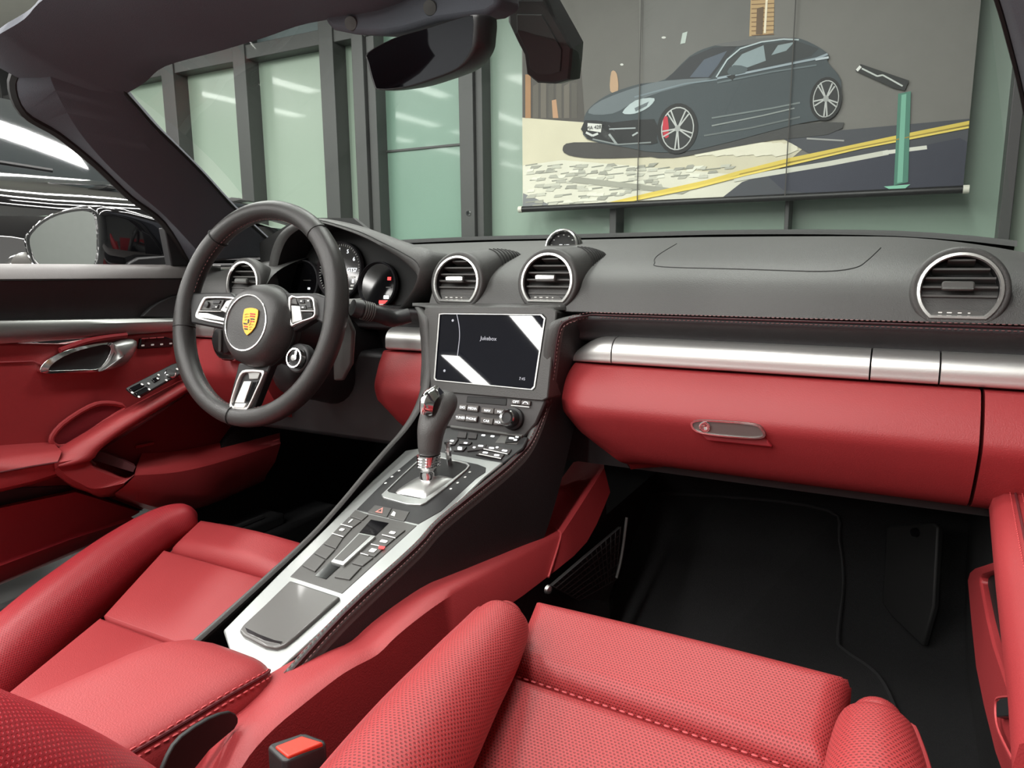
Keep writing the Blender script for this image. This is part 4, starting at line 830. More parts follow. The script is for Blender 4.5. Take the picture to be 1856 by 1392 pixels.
slab('slot', C_p(z75([(1115, 305), (1350, 350), (1180, 515), (960, 480)]), .0012), -CN*.002, GLO, bp_); slab('slot', C_p(z75([(575, 865), (705, 925), (520, 1095), (375, 1050)]), .0012), -CN*.002, GLO, bp_)
rk = C_p(z75([(955, 475), (1180, 518), (752, 908), (578, 860)]), .004); slab('rocker', rk, -CN*.005, SAT, bp_, bevel=.0012); slab('rocker_top', C_p(z75([(960, 492), (1110, 520), (745, 855), (628, 828)]), .0044), -CN*.002, PLAG, bp_, bevel=.0005)
for L in ([(1165, 108), (1395, 152), (1330, 268), (1065, 205)], [(1402, 154), (1630, 200), (1560, 325), (1338, 272)]): slab('button', shr(C_p(z75(L), .0018), .97), -CN*.003, PLAG, gp_, bevel=.0007)
t3 = C_p(z75([(1275, 145), (1265, 222), (1172, 205)]), .0022); c3 = sum(t3)/3; ring('hazard_icon', t3, [c3+(q-c3)*.55 for q in t3], CN*.0003, mat('hazard_red', (.75, .28, .24), .5), gp_)
slab('lock_icon', C_p(z75([(1415, 195), (1445, 215), (1430, 262), (1378, 248)]), .0022), CN*.0003, WHT, gp_)
z77 = lambda L: [(u/7.733+660, v/7.733+780) for u, v in L]
so_ = z77([(240, 900), (500, 650), (780, 390), (1080, 360), (1440, 450), (1482, 490), (1440, 545), (1150, 790), (860, 1010), (790, 1040), (600, 1030), (270, 940)]); si_ = z77([(328, 835), (560, 610), (790, 402), (1085, 384), (1420, 465), (1452, 492), (1420, 535), (1130, 760), (850, 945), (780, 952), (600, 920), (345, 860)])
ring('selector_frame', C_p(so_, .003), C_p(si_, .003), -CN*.006, SAT, gp_, bevel=.001)
slab('selector_well', C_p(si_, .0012), -CN*.002, RUB, gp_)
dome = cr(C_p(z77([(440, 870), (620, 730), (800, 645), (1040, 632), (1200, 660), (1240, 690), (1060, 830), (880, 940), (780, 945), (600, 910)]), .002), 3, True); dc = sum(dome)/len(dome)
grid('selector_slide', [[dc+(q-dc)*k+CN*h for q in dome] for k, h in ((1., 0), (.85, .003), (.6, .0055), (.3, .007), (.02, .0072))], SILVD, gp_, closeu=True, angle=180)
for u, v in ((1480, 585), (1415, 655), (1310, 735), (1215, 820), (490, 565), (390, 650), (300, 740)): f2 = frame_of(PL(u/7.733+660, v/7.733+780, CP0+CN*.0012, CN), CN); slab('gate_mark', rrect(f2, .003, .0035, .0008), CN*.0002, WHT, gp_)
lidp = C_p([(525, 1051), (617, 1081), (578, 1116), (534, 1155), (516, 1169), (500, 1174), (480, 1171), (440, 1151), (433, 1142), (440, 1132), (480, 1095)], .004)
slab('storage_lid', lidp, -CN*.006, mat('lid_grey', (.105, .103, .098), .30, coat=.3), cc_, bevel=.0025, seg=3)
slab('lid_edge', C_p([(444, 1137), (470, 1150), (497, 1160), (512, 1163), (508, 1167), (480, 1161), (448, 1146)], .0048), -CN*.001, CHR, cc_)
# ================================================================ gear selector
gs = thing('gear_selector', 'chrome gear selector with black leather knob on the console', 'gear selector', PL(778, 874, CP0, CN))
gx = PL(778, 874, CP0, CN)[0]
def gpt(u, v): return P(u, v, x=gx)
fac = V(CAM[0], CAM[1], 0)-V(*gpt(778, 840)*V(1, 1, 0)); fac /= np.linalg.norm(fac); lat = V(-fac[1], fac[0], 0)   # towards the camera / across
kn = cr([V(779, 822, .0145), V(779, 812, .0165), V(780, 795, .0180), V(783, 775, .0205), V(790, 755, .0235), V(797, 738, .0245), V(801, 722, .0215), V(802, 711, .013), V(802, 707, .002)], 3)
krows = [[gpt(a, b)+V(1, 0, 0)*r*.92*math.cos(q)+V(0, 1, 0)*r*math.sin(q) for q in [2*math.pi*j/24 for j in range(24)]] for a, b, r in kn]
knb = grid('knob', krows, BLK, gs, closeu=True, caps=True, angle=180)
caps = []
for i, (u, v, w) in enumerate(cr([V(772, 752, .006), V(771, 742, .0085), V(772, 730, .0098), V(777, 719, .0100), V(786, 711, .0092), V(796, 706, .006)], 3)):
    c = gpt(u, v); nrm_ = V(-.30, -.85, .25+.06*i); nrm_ /= np.linalg.norm(nrm_); ac = np.cross(nrm_, V(0, 0, 1)); ac /= np.linalg.norm(ac)
    caps.append([c+ac*w*s+nrm_*(.010*(1-abs(s)**2.2)-.001) for s in (-1.15, -1, -.7, -.35, 0, .35, .7, 1, 1.15)])
grid('release_button', caps, CHR, knb, angle=180)
sh_ = cr([V(778, 878, .0125), V(777, 866, .0115), V(776, 850, .0105), V(776, 846, .0135), V(776, 838, .0140), V(777, 824, .0150)], 3)
grid('shaft', [[gpt(a, b)+V(1, 0, 0)*r*math.copysign(abs(math.cos(q))**.7, math.cos(q))*.95+V(0, 1, 0)*r*math.copysign(abs(math.sin(q))**.7, math.sin(q)) for q in [2*math.pi*j/24 for j in range(24)]] for a, b, r in sh_], CHR, gs, closeu=True, caps=True, angle=40)
for k in range(4): c = gpt(777, 843-5*k); tube('shaft_rib', [c+V(1, 0, 0)*.0150*math.cos(q)+V(0, 1, 0)*.0158*math.sin(q) for q in [2*math.pi*j/24 for j in range(24)]], .0008, CHR, gs, n=5, closed=True)
tube('rear_rod', [gpt(812, 852)+V(.004, 0, 0), gpt(806, 800)+V(.004, 0, 0)], .004, CHR, gs, n=8)
# ================================================================ centre armrest
ar = thing('storage_box', 'red leather padded storage box lid serving as armrest behind the console', 'armrest box', (0, -.74, .48))
def arsec(y, k, zt_):
    xl, xr = -.064, .084; zb_ = .475; out_ = []
    cxm = (xl+xr)/2; hw2 = (xr-xl)/2*k
    for q in range(28):
        t = 2*math.pi*q/28; ca, sa = math.cos(t), math.sin(t)
        out_.append(V(cxm+hw2*math.copysign(abs(ca)**.42, ca), y, (zt_+zb_)/2+(zt_-zb_)/2*math.copysign(abs(sa)**.42, sa)))
    return out_
arr = [arsec(-.99, 1., .600), arsec(-.90, 1., .596), arsec(-.80, 1., .590), arsec(-.72, 1., .584), arsec(-.66, 1., .580), arsec(-.61, .985, .577), arsec(-.58, .95, .573), arsec(-.56, .86, .567), arsec(-.548, .70, .560), arsec(-.542, .40, .545)]
cu = grid('cushion', arr, RED, ar, closeu=True, caps=True, angle=180)
spath = [r[3] for r in arr]; spath = cr([p+V(.0003, 0, .0) for p in spath[:-1]], 4); mixp = lambda i, j, t: cr([r[i]*(1-t)+r[j]*t for r in arr[:-1]], 4); cen = lambda L, d: [p+V(d, 0, d) for p in L]
tube('seam', spath, .0014, mat('seam_dark_red', (.10, .008, .012), .7), cu, n=6)
stitches('stitching', cen(mixp(3, 4, .30), .0006), REDS, cu, nrm=(.6, 0, .8), length=.005, gap=.0026, w=.0009); stitches('stitching', [p+V(.001, 0, .0) for p in mixp(3, 2, .55)], REDS, cu, nrm=(1, 0, .2), length=.005, gap=.0026, w=.0009)
# ================================================================ driver door
dd = thing('driver_door', 'driver side door panel in red and black with aluminium trim and switches', 'door', (-.70, -.3, .40))
US = [-160, -80, 0, 80, 160, 240, 330, 400]
def vrow(v0, v1, x): return [P(u, v0+(v1-v0)*u/330., x=x) for u in US]
top = [vrow(484, 486, -.790), vrow(478, 480, -.775), vrow(479, 481, -.735), vrow(488, 489, -.712), vrow(506, 504, -.698), vrow(512, 508, -.702), vrow(540, 536, -.712), vrow(586, 580, -.720)]
top = [[V(p[0], p[1], p[2]) for p in r] for r in top]
grid('upper_pad', top[:5], mat('lit_door_top_leather', (.135, .125, .12), .42, bump=(800, .3)), dd, angle=60)  # dark leather painted paler: the light catching the door top is in its colour
grid('window_line_panel', top[4:], BLKD, dd, angle=60)
tube('panel_seam', vrow(509, 506, -.699), .0015, RUB, dd, n=5)
slab('speaker_cover', cr(pxs([(258, 574), (276, 556), (300, 542), (330, 533), (400, 528), (400, 580)], x=-.708), 2), (-.01, 0, 0), BLKD, dd, bevel=.002)
tr_ = [vrow(580, 575, -.722), vrow(582, 576.5, -.700), vrow(592, 582, -.694), vrow(612, 592, -.694), vrow(623, 599, -.700), vrow(624, 601, -.722)]
grid('aluminium_trim', tr_, SILVD, dd, angle=40)
pan = [(-160, 632), (0, 622), (120, 624), (180, 614), (240, 606), (330, 600), (420, 594), (520, 640), (520, 800), (300, 900), (250, 930), (0, 1030), (-160, 1095)]
slab('red_panel', pxs(pan, x=-.706), (-.03, 0, 0), RED, dd, bevel=.004)
tube('panel_crease', pxs([(-160, 664), (0, 657), (60, 655), (72, 660)], x=-.7055), .0018, REDD, dd, n=6)
# handle
zh = lambda L: [(u/5.156, v/5.156+460) for u, v in L]
ho = zh([(372, 1088), (420, 1010), (550, 930), (750, 866), (1000, 828), (1062, 836), (1085, 868), (1060, 940), (1000, 1040), (930, 1100), (800, 1108), (640, 1112), (480, 1122), (400, 1112)]); hi = zh([(455, 1085), (490, 1035), (590, 965), (750, 900), (960, 850), (1015, 858), (1038, 880), (1030, 930), (980, 1020), (905, 1078), (800, 1082), (640, 1088), (530, 1092), (470, 1092)])
h_o = cr(pxs(ho, x=-.694), 2, True); h_i = cr(pxs(hi, x=-.692), 2, True)
hnd = ring('handle_bezel', h_o, h_i, (-.012, 0, 0), CHR, dd, bevel=.002)
slab('handle_cup', [p+V(-.006, 0, 0) for p in h_i], (-.005, 0, 0), RUB, hnd)
lv = [zh([(1050, 838), (1245, 798), (1278, 850), (1225, 970), (1135, 1055), (930, 1104), (1010, 1030), (1075, 930)])][0]
lr = []
lp0 = pxs(lv, x=-.692); lcn = sum(lp0)/len(lp0)
grid('pull_lever', [[lcn+(q-lcn)*k+V(d, 0, 0) for q in cr(lp0, 2, True)] for k, d in ((1., -.014), (1., -.002), (.93, .004), (.7, .009), (.3, .012), (.03, .0125))], SILVD, hnd, closeu=True, angle=60)
tube('handle_lip', cr(pxs(zh([(560, 905), (800, 820), (1000, 780), (1180, 758)]), x=-.698), 4), .005, REDD, dd, n=8)
# memory switches
ms = slab('memory_switch', pxs(zh([(1318, 792), (1550, 778), (1642, 800), (1612, 872), (1296, 892)]), x=-.700), (-.008, 0, 0), GLO, dd, bevel=.002)
for k in range(3): slab('switch_key', pxs(zh([(1325+72*k, 788-5*k), (1388+72*k, 784-5*k), (1388+72*k, 794-5*k), (1325+72*k, 798-5*k)]), x=-.698), (-.003, 0, 0), CHR, ms)
for u, v in ((1335, 857), (1425, 850), (1510, 846), (1595, 838)): slab('switch_mark', rrect(frame_of(P(u/5.156, v/5.156+460, x=-.6995), (1, 0, 0), (0, 1, 0)), .006, .003, .001), (.0004, 0, 0), WHT, ms)
# armrest pad, pull bar, pocket
zd = lambda L: [(u/2.487, v/2.487+540) for u, v in L]
ap = [[P(u, v, x=x) for u, v in L] for x, L in ((-.712, [(-200, 800), (0, 806), (60, 802), (95, 800)]), (-.680, [(-200, 808), (0, 812), (60, 808), (100, 806)]), (-.632, [(-200, 835), (0, 836), (60, 826), (112, 818)]), (-.618, [(-200, 862), (0, 856), (60, 845), (104, 838)]), (-.622, [(-200, 898), (0, 886), (60, 872), (104, 858)]), (-.690, [(-200, 905), (0, 892), (60, 878), (108, 862)]))]
grid('armrest_pad', ap, RED, dd, angle=55)
tube('armrest_seam', ap[3], .0016, MATS['seam_dark_red'], dd, n=6)
inb = zd([(240, 740), (268, 700), (340, 652), (460, 580), (560, 520), (700, 445), (860, 362), (1000, 300)]); lob = zd([(250, 770), (400, 735), (440, 690), (520, 625), (620, 560), (740, 485), (870, 405), (1000, 345)])
A3 = [P(u, v, x=-.640-.02*k/7) for k, (u, v) in enumerate(inb)]; B3_ = [P(u, v, x=-.615-.035*k/7) for k, (u, v) in enumerate(lob)]
rowsb = []
for a, b in zip(cr(A3, 3), cr(B3_, 3)):
    m_ = (a+b)/2; rowsb.append([a+V(-.035, 0, -.008), a+V(-.008, 0, .001), a+V(0, 0, 0), a*.7+b*.3+V(.008, 0, .005), a*.35+b*.65+V(.012, 0, .004), b+V(.006, 0, .002), b, b+V(-.008, 0, -.006), b+V(-.05, 0, -.010)])
grid('pull_bar', rowsb, RED, dd, caps=False, angle=180)
swp = pls(zd([(565, 412), (590, 398), (770, 305), (795, 298), (838, 322), (835, 335), (640, 445), (618, 450), (600, 440)]), P(270, 690, x=-.655), V(.62, -.1, .78))
wn_ = V(.62, -.1, .78); wn_ /= np.linalg.norm(wn_)
wsp = slab('window_switches', [p+wn_*.004 for p in swp], -wn_*.006, PLA, dd, bevel=.002)
zs = lambda L: [(u/9.943+210, v/9.943+590) for u, v in L]
for L in ([(230, 1130), (440, 1030), (520, 1080), (300, 1190)], [(330, 1210), (540, 1100), (640, 1150), (420, 1270)], [(640, 960), (740, 920), (800, 960), (700, 1020)]): slab('window_key', [PL(u, v, P(270, 690, x=-.655)+wn_*.0065, wn_) for u, v in zs(L)], -wn_*.004, GLO, wsp, bevel=.0008)
f2 = frame_of(PL(980/9.943+210, 870/9.943+590, P(270, 690, x=-.655)+wn_*.005, wn_), wn_); lathe('mirror_joystick', f2, [(.010, -.002), (.010, .002), (.0085, .003), (.0005, .003)], CHR, wsp, n=24); lathe('joystick_cap', f2, [(.0082, .002), (.0078, .0045), (.0005, .005)], PLA, wsp, n=24)
for u, v in ((470, 1060), (590, 1045), (600, 1150), (770, 890), (755, 955), (910, 985), (1105, 785), (295, 1210), (415, 1285), (985, 840)): slab('switch_icon', rrect(frame_of(PL(u/9.943+210, v/9.943+590, P(270, 690, x=-.655)+wn_*.0072, wn_), wn_), .0045, .0035, .001), wn_*.0003, WHT, wsp)
cup = cr(pxs(zd([(230, 645), (280, 570), (400, 492), (480, 474), (560, 494), (470, 560), (300, 668)]), x=-.690), 3, True); cq = sum(cup)/len(cup)
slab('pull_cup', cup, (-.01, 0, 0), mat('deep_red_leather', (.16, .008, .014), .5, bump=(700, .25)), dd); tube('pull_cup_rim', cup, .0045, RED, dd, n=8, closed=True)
# map pocket
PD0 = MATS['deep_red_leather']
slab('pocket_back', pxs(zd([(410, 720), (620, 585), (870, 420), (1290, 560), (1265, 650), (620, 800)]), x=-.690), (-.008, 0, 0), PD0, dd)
flo = [[P(u, v, x=x) for u, v in L] for x, L in ((-.688, zd([(640, 700), (800, 690), (1000, 650), (1260, 590)])), (-.660, zd([(615, 760), (800, 745), (1000, 705), (1262, 630)])), (-.622, zd([(608, 790), (800, 770), (1000, 725), (1262, 645)])), (-.612, zd([(608, 800), (800, 785), (1000, 738), (1266, 655)])), (-.612, zd([(560, 850), (800, 880), (1020, 870), (1240, 740)])), (-.625, zd([(520, 880), (720, 945), (920, 925), (1200, 800)])), (-.69, zd([(520, 900), (720, 965), (920, 945), (1190, 830)])))]
grid('map_pocket', [cr(r, 5) for r in flo], RED, dd, angle=55)
lips = [[P(u, v, x=x) for u, v in L] for x, L in ((-.655, zd([(405, 720), (425, 748), (480, 775), (570, 808), (612, 788)])), (-.618, zd([(400, 718), (410, 758), (470, 790), (560, 818), (610, 795)])), (-.612, zd([(245, 745), (300, 800), (360, 835), (430, 860), (560, 835)])), (-.622, zd([(248, 790), (310, 835), (380, 862), (450, 885), (560, 855)])), (-.68, zd([(255, 800), (320, 850), (390, 875), (460, 900), (560, 880)])))]
grid('pocket_front', [cr(r, 4) for r in lips], RED, dd, angle=55)
tube('pocket_edge', cr([P(u, v, x=-.640-.012*i) for i, (u, v) in enumerate(zd([(430, 752), (405, 722), (440, 685), (540, 610), (720, 505), (860, 420)]))], 4), .0022, SILVD, dd, n=6)
slab('pocket_side', pls(zd([(410, 728), (600, 785), (612, 760), (520, 715), (450, 690)]), P(200, 830, x=-.65), V(.8, -.5, .3)), (-.02, .01, 0), mat('maroon_plastic', (.07, .015, .018), .45), dd)
tube('pocket_label', pxs(zd([(610, 672), (690, 655)]), x=-.686), .003, REDD, dd, n=6)
# lower door
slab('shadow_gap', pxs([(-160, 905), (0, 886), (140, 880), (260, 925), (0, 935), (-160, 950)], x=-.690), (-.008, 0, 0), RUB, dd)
low = [[P(u, v, x=x) for u, v in L] for x, L in ((-.690, [(-160, 962), (0, 917), (137, 887), (250, 925)]), (-.672, [(-160, 968), (0, 921), (137, 892), (254, 928)]), (-.668, [(-160, 1070), (0, 1019), (130, 970), (238, 937)]), (-.660, [(-160, 1078), (0, 1026), (130, 977), (244, 941)]), (-.668, [(-160, 1110), (0, 1055), (130, 1000), (250, 950)]), (-.70, [(-160, 1115), (0, 1060), (130, 1005), (255, 955)]))]
grid('lower_panel', low, REDD, dd, angle=50)
slab('sail_panel', pxs([(298, 412), (318, 425), (352, 482), (312, 484)], x=-.730), (-.02, 0, 0), BLKD, dd, bevel=.003)
sl = thing('door_sill', 'black plastic sill strip along the driver door opening', 'sill', (-.62, -.4, .25))
slab('strip', [(-.70, -.75, .385), (-.60, -.75, .385), (-.60, .1, .385), (-.70, .1, .385)], (0, 0, -.03), PLA, sl, bevel=.008)
box('base', (-.70, -.9, .22), (-.58, .25, .36), PLA, sl, bevel=.01)
tube('ridge', [(-.615, -.75, .388), (-.615, .05, .388)], .006, PLA, sl, n=8)
# ================================================================ passenger door
pd = thing('passenger_door', 'red passenger door armrest and pocket at the right edge', 'door', (.70, -.2, .35))
slab('door_panel', [(.69, .20, .30), (.69, .20, .80), (.70, -1.0, .80), (.70, -1.0, .30)], (.02, 0, 0), REDD, pd)
ez = .655
pl_ = [(1796, 888), (1802, 950), (1809, 1017), (1817, 1083), (1825, 1148), (1833, 1210), (1837, 1263), (1842, 1330)]
le_ = cr([P(u, v, z=ez) for u, v in pl_], 3); rows = []
for i, p in enumerate(le_):
    k = min(1, .72+.28*min(1, i/3.)); x2 = .70
    rows.append([V(x2, p[1], ez-.004+.0*k), V(p[0]+.036, p[1], ez+.006*k), V(p[0]+.012, p[1], ez+.004*k), V(p[0]+.002, p[1], ez-.006), V(p[0], p[1], ez-.022), V(p[0]+.006, p[1], ez-.050), V(p[0]+.03, p[1], ez-.062), V(x2, p[1], ez-.065)])
f0 = [V(q[0]*.4+.70*.6, q[1]+.012, ez-.03+(q[2]-ez+.03)*.6) for q in rows[0]]
grid('armrest', [f0]+rows, RED, pd, caps=True, angle=60)
tube('armrest_seam', [r[2]+V(.010, 0, .0022) for r in rows], .0013, MATS['seam_dark_red'], pd, n=6)
stitches('stitching', [r[2]+V(.005, 0, .0022) for r in rows], REDS, pd, length=.004, gap=.0025, w=.0008); stitches('stitching', [r[2]+V(.016, 0, .003) for r in rows], REDS, pd, length=.004, gap=.0025, w=.0008)
po_ = [(1753, 1052), (1757, 1038), (1766, 1030), (1815, 1014), (1832, 1130), (1843, 1255), (1850, 1320), (1846, 1420), (1822, 1420), (1803, 1366), (1782, 1280), (1768, 1210), (1760, 1132)]
pi_ = [(1776, 1056), (1777, 1046), (1782, 1041), (1815, 1030), (1826, 1130), (1834, 1255), (1834, 1262), (1833, 1264), (1831, 1263), (1827, 1250), (1815, 1215), (1800, 1170), (1788, 1120)]
ring('pocket_frame', pxs(po_, x=.645), pxs(pi_, x=.648), (.03, 0, 0), RED, pd, bevel=.004)
slab('pocket_inside', pxs(pi_, x=.656), (.004, 0, 0), RUB, pd)
slab('pocket_catch', pxs([(1806, 1272), (1812, 1266), (1836, 1262), (1836, 1285), (1828, 1298), (1806, 1300)], x=.641), (.01, 0, 0), PLA, pd, bevel=.001)
tube('pocket_catch_rim', cr(pxs([(1838, 1262), (1812, 1264), (1805, 1272), (1805, 1302), (1812, 1330), (1834, 1375)], x=.642), 3), .0012, REDS, pd, n=5)
# ================================================================ floor, tunnel
fl = thing('footwell_carpet', 'black carpet lining the passenger and driver footwells', 'carpet', (0, 0, .25))
FP = [(-1.0, .265), (-.2, .265), (.22, .268), (.34, .29), (.44, .36), (.54, .50), (.60, .62), (.60, .85)]
FPs = [tuple(p) for p in cr([np.array(p) for p in FP], 4)]
grid('floor_carpet', [[V(x, y, z) for y, z in FPs] for x in (-.70, -.35, 0, .35, .68)], CAR, fl, angle=180)
slab('side_carpet', [(.675, -.3, .26), (.675, -.3, .50), (.675, .10, .62), (.675, .60, .66), (.675, .60, .26)], (.02, 0, 0), CAR, fl)
slab('side_carpet', [(-.675, -.1, .26), (-.675, -.1, .45), (-.675, .10, .62), (-.675, .60, .66), (-.675, .60, .26)], (-.02, 0, 0), CAR, fl)
AP0, APN = P(1650, 1060, y=.34), V(-.75, -.66, .1)
slab('access_panel', pls([(1606, 958), (1612, 952), (1692, 948), (1700, 956), (1692, 1100), (1672, 1172), (1614, 1116), (1598, 1092)], AP0, APN), -APN*.012, RUB, fl, bevel=.003)
lathe('fastener', frame_of(PL(1660, 965, AP0+APN*.002, APN), APN, (0, 0, 1)), [(.0005, 0), (.008, 0), (.007, .005), (.0005, .006)], GLO, fl, n=16)
matp = [onprof(u, v, FPs) for u, v in cr([np.array(p, float) for p in [(1140, 920), (1300, 905), (1500, 930), (1520, 985), (1527, 1060), (1518, 1160), (1530, 1185), (1590, 1230), (1625, 1300), (1650, 1400), (1400, 1420), (1100, 1300), (1110, 1100)]], 4, True)]
fm = thing('floor_mat', 'black fitted floor mat in the passenger footwell', 'mat', (.35, .1, .27))
mk('mat_surface', [p+V(0, -.002, .008) for p in matp], [tuple(range(len(matp)))], CAR, fm); tube('mat_binding', [p+V(0, -.002, .006) for p in matp], .004, mat('mat_edge', (.02, .02, .021), .8), fm, n=6, closed=True)
net = thing('storage_net', 'black elastic net pocket with metal bar on the passenger side of the tunnel', 'net', P(1080, 1060, x=.17))
tube('bar', cr(pxs([(1136, 938), (1130, 985), (1124, 1020), (1117, 1048)], x=.175), 4), .0024, PLAG, net, n=8)
npts = [(1000, 1062), (1060, 1010), (1125, 955), (1117, 1048), (1100, 1090), (1050, 1085)]
slab('backing', pxs(npts, x=.168), (-.004, 0, 0), RUB, net)
cord = []
def seg(a, b, r=.0009):
    rr = tube_data([a, b], r, 4); v = rr[0]+rr[1]; return (v, [(0, 1, 5, 4), (1, 2, 6, 5), (2, 3, 7, 6), (3, 0, 4, 7)])
for k in range(15):
    t = k/14.; a = (1000+125*t, 1062-107*t); b = (1050+67*t, 1088-38*t); cord.append(seg(P(*a, x=.171), P(*b, x=.171)))
for k in range(8):
    t = k/7.; a = (1000+50*t, 1062+26*t); b = (1125-8*t, 955+95*t); cord.append(seg(P(*a, x=.172), P(*b, x=.172)))
multi('mesh', cord, mat('net_cord', (.035, .035, .036), .7), net, kind='stuff')
lathe('hook', frame_of(P(992, 1068, x=.168), (1, -.3, 0)), [(.0005, 0), (.006, 0), (.005, .004), (.0005, .006)], SILVD, net, n=12)
tn = thing('tunnel_trim', 'red leather side trim of the centre tunnel beside the passenger seat', 'tunnel trim', (.1, -.3, .27))
T1 = [(1088, 832), (1045, 895), (1003, 958), (950, 985), (875, 1021), (800, 1058), (750, 1092), (700, 1133), (665, 1167), (632, 1184), (600, 1202), (540, 1240), (480, 1290), (430, 1330), (380, 1400), (340, 1460)]
T2 = [(1095, 848), (1055, 912), (1014, 975), (965, 1002), (890, 1040), (820, 1078), (770, 1112), (720, 1152), (685, 1186), (648, 1206), (612, 1228), (552, 1275), (500, 1318), (452, 1370), (410, 1440), (370, 1500)]
def tl(L, x, k0=0): return [P(u, v, x=x) for u, v in L[k0:]]
def trows(a, b):
    t1, t2 = tl(T1, .104)[a:b], tl(T2, .128)[a:b]
    T3 = [P(*c, x=.142) for c in ((1106, 892), (1064, 982), (992, 1046), (950, 1078), (890, 1125))]
    r3 = [(T3+[p+V(.014, .0, -.085) for p in tl(T2, .128)[5:]])[i] for i in range(16)][a:b]
    return [[p+V(-.05, 0, -.012) for p in t1], [p+V(-.012, 0, .0) for p in t1], t1, [p*.5+q*.5+V(.003, 0, .004) for p, q in zip(t1, t2)], t2, r3, [p+V(-.02, 0, -.012) for p in r3]]
grid('rear_panel', [cr(r, 3) for r in trows(2, 16)], RED, tn, angle=50); grid('front_panel', [cr([V(*q) for q in r], 3) for r in trows(0, 3)], RED, tn, angle=50)
tube('panel_joint', cr([r[-1]+V(.0015, 0, 0) for r in trows(0, 3)][2:6], 3), .0016, REDS, tn, n=6)
grid('lower_carpet', [cr([p+V(-.008, 0, .004) for p in trows(0, 16)[5]], 2), cr([V(.148, p[1], .265) for p in trows(0, 16)[5]], 2)], CAR, tn)
box('tunnel_core', (-.115, -1.0, .26), (.095, .55, .46), CAR, tn)
slab('side_pocket', cr(pxs([(432, 1302), (418, 1290), (380, 1302), (330, 1335), (305, 1370), (290, 1420), (330, 1420), (380, 1360), (425, 1322)], x=.101), 2, True), (-.004, 0, 0), RUB, tn, bevel=.001)
# ================================================================ seats
def pillow(name, FL, FR, BR, BL, m, parent, crown=.01, roll=.028, thick=.09, ns=28, nt_=22, e=(1, 1, 1, 1), **kw):
    FL, FR, BR, BL = [np.array(p, float) for p in (FL, FR, BR, BL)]; nrm = np.cross(FR-FL, BL-FL); nrm /= np.linalg.norm(nrm)
    if nrm[2] < 0: nrm = -nrm
    W = np.linalg.norm(FR-FL); D = np.linalg.norm(BL-FL)
    def coords(n, L): 
        a = [0, .15, .35, .6, .8, 1]; r = min(roll/L, .45); A = [r*q for q in a]; mid = [r+(1-2*r)*k/n for k in range(1, n)]
        return A+mid+[1-q for q in A[::-1]]
    ss, tt_ = coords(ns, W), coords(nt_, D); rows = []
    def drop(d, en): 
        if not en: return 0
        d = min(d, roll); return -roll*(1-math.sqrt(max(0, 1-(1-d/roll)**2)))
    for t in tt_:
        row = []
        for s in ss:
            p = (FL*(1-s)+FR*s)*(1-t)+(BL*(1-s)+BR*s)*t; h = crown*(1-(2*s-1)**2)*(1-(2*t-1)**4)
            h += min(drop(t*D, e[0]), drop((1-s)*W, e[1]), drop((1-t)*D, e[2]), drop(s*W, e[3])); row.append(p+nrm*h)
        rows.append([row[0]-nrm*thick]+row+[row[-1]-nrm*thick])
    rows = [[q-nrm*thick for q in rows[0]]]+rows+[[q-nrm*thick for q in rows[-1]]]
    return grid(name, rows, m, parent, angle=180, **kw)
def bolster(name, path, m, parent, flat=1.0, nseg=26, tilt=0, **kw):      # path: (point, radius)
    pts = [np.concatenate([np.array(p, float), [r]]) for p, r in path]; q = cr(pts, 5); rows = []
    P3, T, N = frames([a[:3] for a in q])
    for a, (x, y) in zip(q, N): rows.append([a[:3]+a[3]*(x*math.cos(2*math.pi*k/nseg)*flat+y*math.sin(2*math.pi*k/nseg)) for k in range(nseg)])
    o = grid(name, rows, m, parent, closeu=True, caps=True, angle=180, **kw); return o, rows
ps = thing('car_seat', 'perforated red leather passenger seat nearest the camera', 'car seat', (.38, -.6, .27), group='front seats')
SPp, SPn = V(.37, -.313, .56), V(0, -.22, 1.)
q = lambda u, v, d=0: PL(u, v, SPp+V(0, 0, d), SPn)
FL, FR, BL, BR = q(968, 1074), q(1546, 1212), q(916, 1200), q(1508, 1392)
pillow('thigh_cushion', FL, FR, BR, BL, REDP, ps, crown=.004, roll=.022)
FL2, FR2 = BL+V(0, -.004, -.001), BR+V(0, -.004, -.001)
pillow('seat_cushion', FL2, FR2, FR2+V(-.015, -.50, -.12), FL2+V(.035, -.50, -.12), REDP, ps, crown=.006, roll=.020)
mid_ = [(BL*(1-t)+BR*t)+V(0, -.002, -.010) for t in [k/20 for k in range(21)]]
stitches('cushion_stitching', [p+V(0, -.005, .004) for p in mid_], REDS, ps, length=.005, gap=.003, w=.0010)
lb = [(P(925, 1112, z=.572), .010), (P(915, 1125, z=.565), .026), (P(880, 1180, z=.560), .034), (P(830, 1250, z=.555), .039), (P(775, 1330, z=.550), .044), (P(715, 1420, z=.545), .047), (P(640, 1530, z=.54), .048)]
bo, br2 = bolster('side_bolster', lb, REDP, ps, flat=.95)
tube('bolster_piping', [max(r, key=lambda p: -p[0]*1.0+p[2]*.55) for r in br2][3:], .0022, RED, ps, n=8)
rb = [(P(1592, 1296, z=.565), .010), (P(1590, 1310, z=.555), .024), (P(1588, 1350, z=.550), .031), (P(1590, 1420, z=.545), .036), (P(1592, 1520, z=.54), .038)]
bo, br3 = bolster('side_bolster', rb, REDP, ps)
tube('bolster_piping', [max(r, key=lambda p: p[0]*1.0+p[2]*.6) for r in br3][3:], .0022, RED, ps, n=8)
box('seat_base', (.20, -.80, .29), (.56, -.36, .46), RUB, ps, bevel=.02)
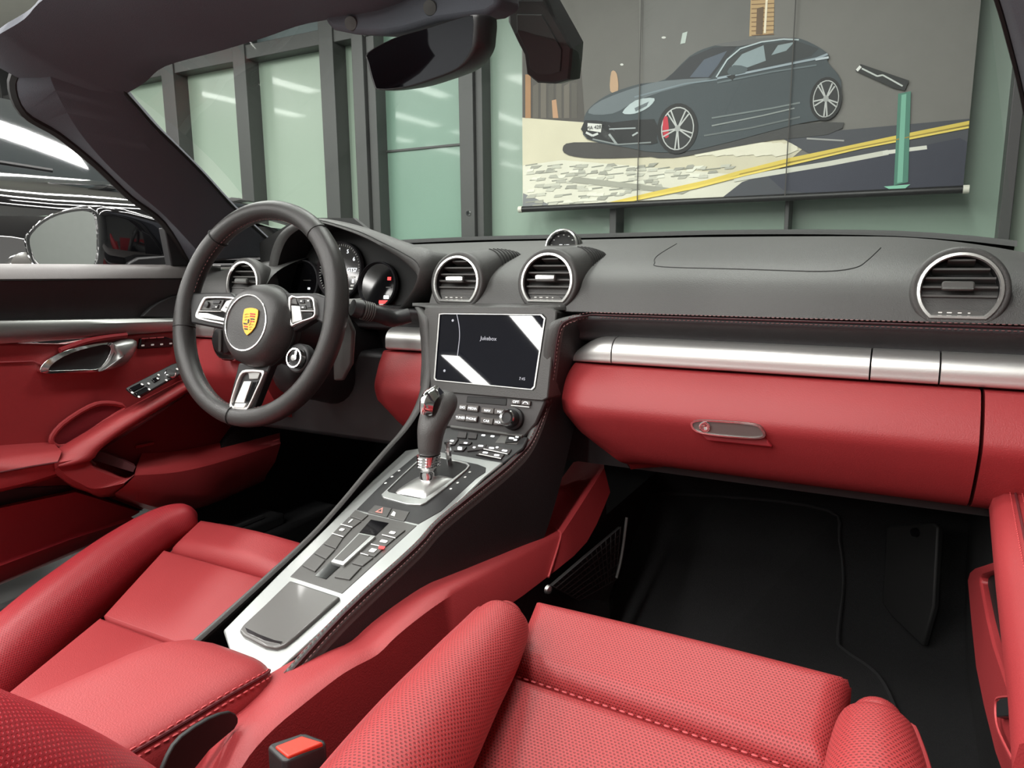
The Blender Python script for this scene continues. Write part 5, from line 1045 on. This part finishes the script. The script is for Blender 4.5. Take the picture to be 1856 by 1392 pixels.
bb_ = [(V(.190, -.725, .49), .052), (V(.184, -.772, .57), .058), (V(.180, -.830, .65), .060), (V(.178, -.905, .73), .060), (V(.178, -.988, .81), .058), (V(.18, -1.06, .90), .05)]
BP = perforated('red_perforated_leather_backrest', (.33, .018, .026), pitch=.0029, rad=.27, hole=1.7)
bolster('backrest_bolster', bb_, BP, ps, flat=1.1)
pillow('backrest', V(.25, -.88, .50), V(.50, -.88, .50), V(.50, -1.00, .74), V(.25, -1.00, .74), REDP, ps, crown=.0, roll=.02, thick=.06)
# driver seat
ds = thing('car_seat', 'smooth red leather driver seat behind the console, partly hidden', 'car seat', (-.36, -.45, .25), group='front seats')
DPp, DPn = V(-.36, -.18, .485), V(0, -.28, 1.)
q2 = lambda u, v, d=0: PL(u, v, DPp+V(0, 0, d), DPn)
a1, a2, a3 = q2(362, 933), q2(300, 992), q2(186, 1114)
REDM = perforated('red_fine_perforated_leather', (.36, .022, .03), pitch=.0030, rad=.24, hole=.6)
wv = V(.31, 0, 0)
pillow('thigh_cushion', a1, V(-.20, a1[1], a1[2]), V(-.20, a2[1], a2[2]), a2, RED, ds, crown=.012, roll=.024)
a2b = a2+V(0, -.004, 0); a3b = a3+V(0, -.004, 0)
pillow('seat_cushion', a2b, V(-.20, a2b[1], a2b[2]), V(-.20, a3[1], a3[2]), a3, RED, ds, crown=.004, roll=.008, e=(1, 1, 0, 1))
pillow('seat_cushion', a3b, V(-.20, a3b[1], a3b[2]), V(-.18, -.86, .36), V(-.30, -.86, .36), RED, ds, crown=.004, roll=.008, e=(1, 1, 1, 1))
db = [(q2(357, 930, .004), .003), (q2(350, 933, .004), .018), (q2(334, 941, .004), .030), (q2(290, 962, .004), .038), (q2(225, 1008, .002), .045), (q2(155, 1066, .0), .050), (q2(85, 1125, .0), .052), (q2(0, 1205, -.005), .052), (q2(-90, 1300, -.01), .05)]
bo, br4 = bolster('side_bolster', db, REDM, ds)
tube('bolster_piping', [max(r, key=lambda p: -p[0]*1.0+p[2]*.5) for r in br4][3:], .0022, RED, ds, n=8)
box('seat_base', (-.53, -.75, .27), (-.16, -.28, .36), RUB, ds, bevel=.02)
# ================================================================ seat belt buckle
bk = thing('belt_buckle', 'black seat belt buckle with bright red release button beside the passenger seat', 'buckle', (.15, -.61, .45))
zt2 = .563
b0 = cr(pxs([(484, 1352), (492, 1346), (545, 1328), (556, 1328), (588, 1340), (592, 1347), (524, 1378), (512, 1378)], z=zt2), 1, True)
slab('body', b0, (.004, -.004, -.08), PLA, bk, bevel=.004, seg=3)
slab('release_button', pxs([(498, 1352), (547, 1333), (586, 1345), (522, 1371)], z=zt2+.002), (0, 0, -.006), mat('buckle_red', (.62, .035, .015), .4), bk, bevel=.0012)
tube('stalk', [(.155, -.61, .49), (.15, -.62, .30)], .012, PLA, bk, n=8)
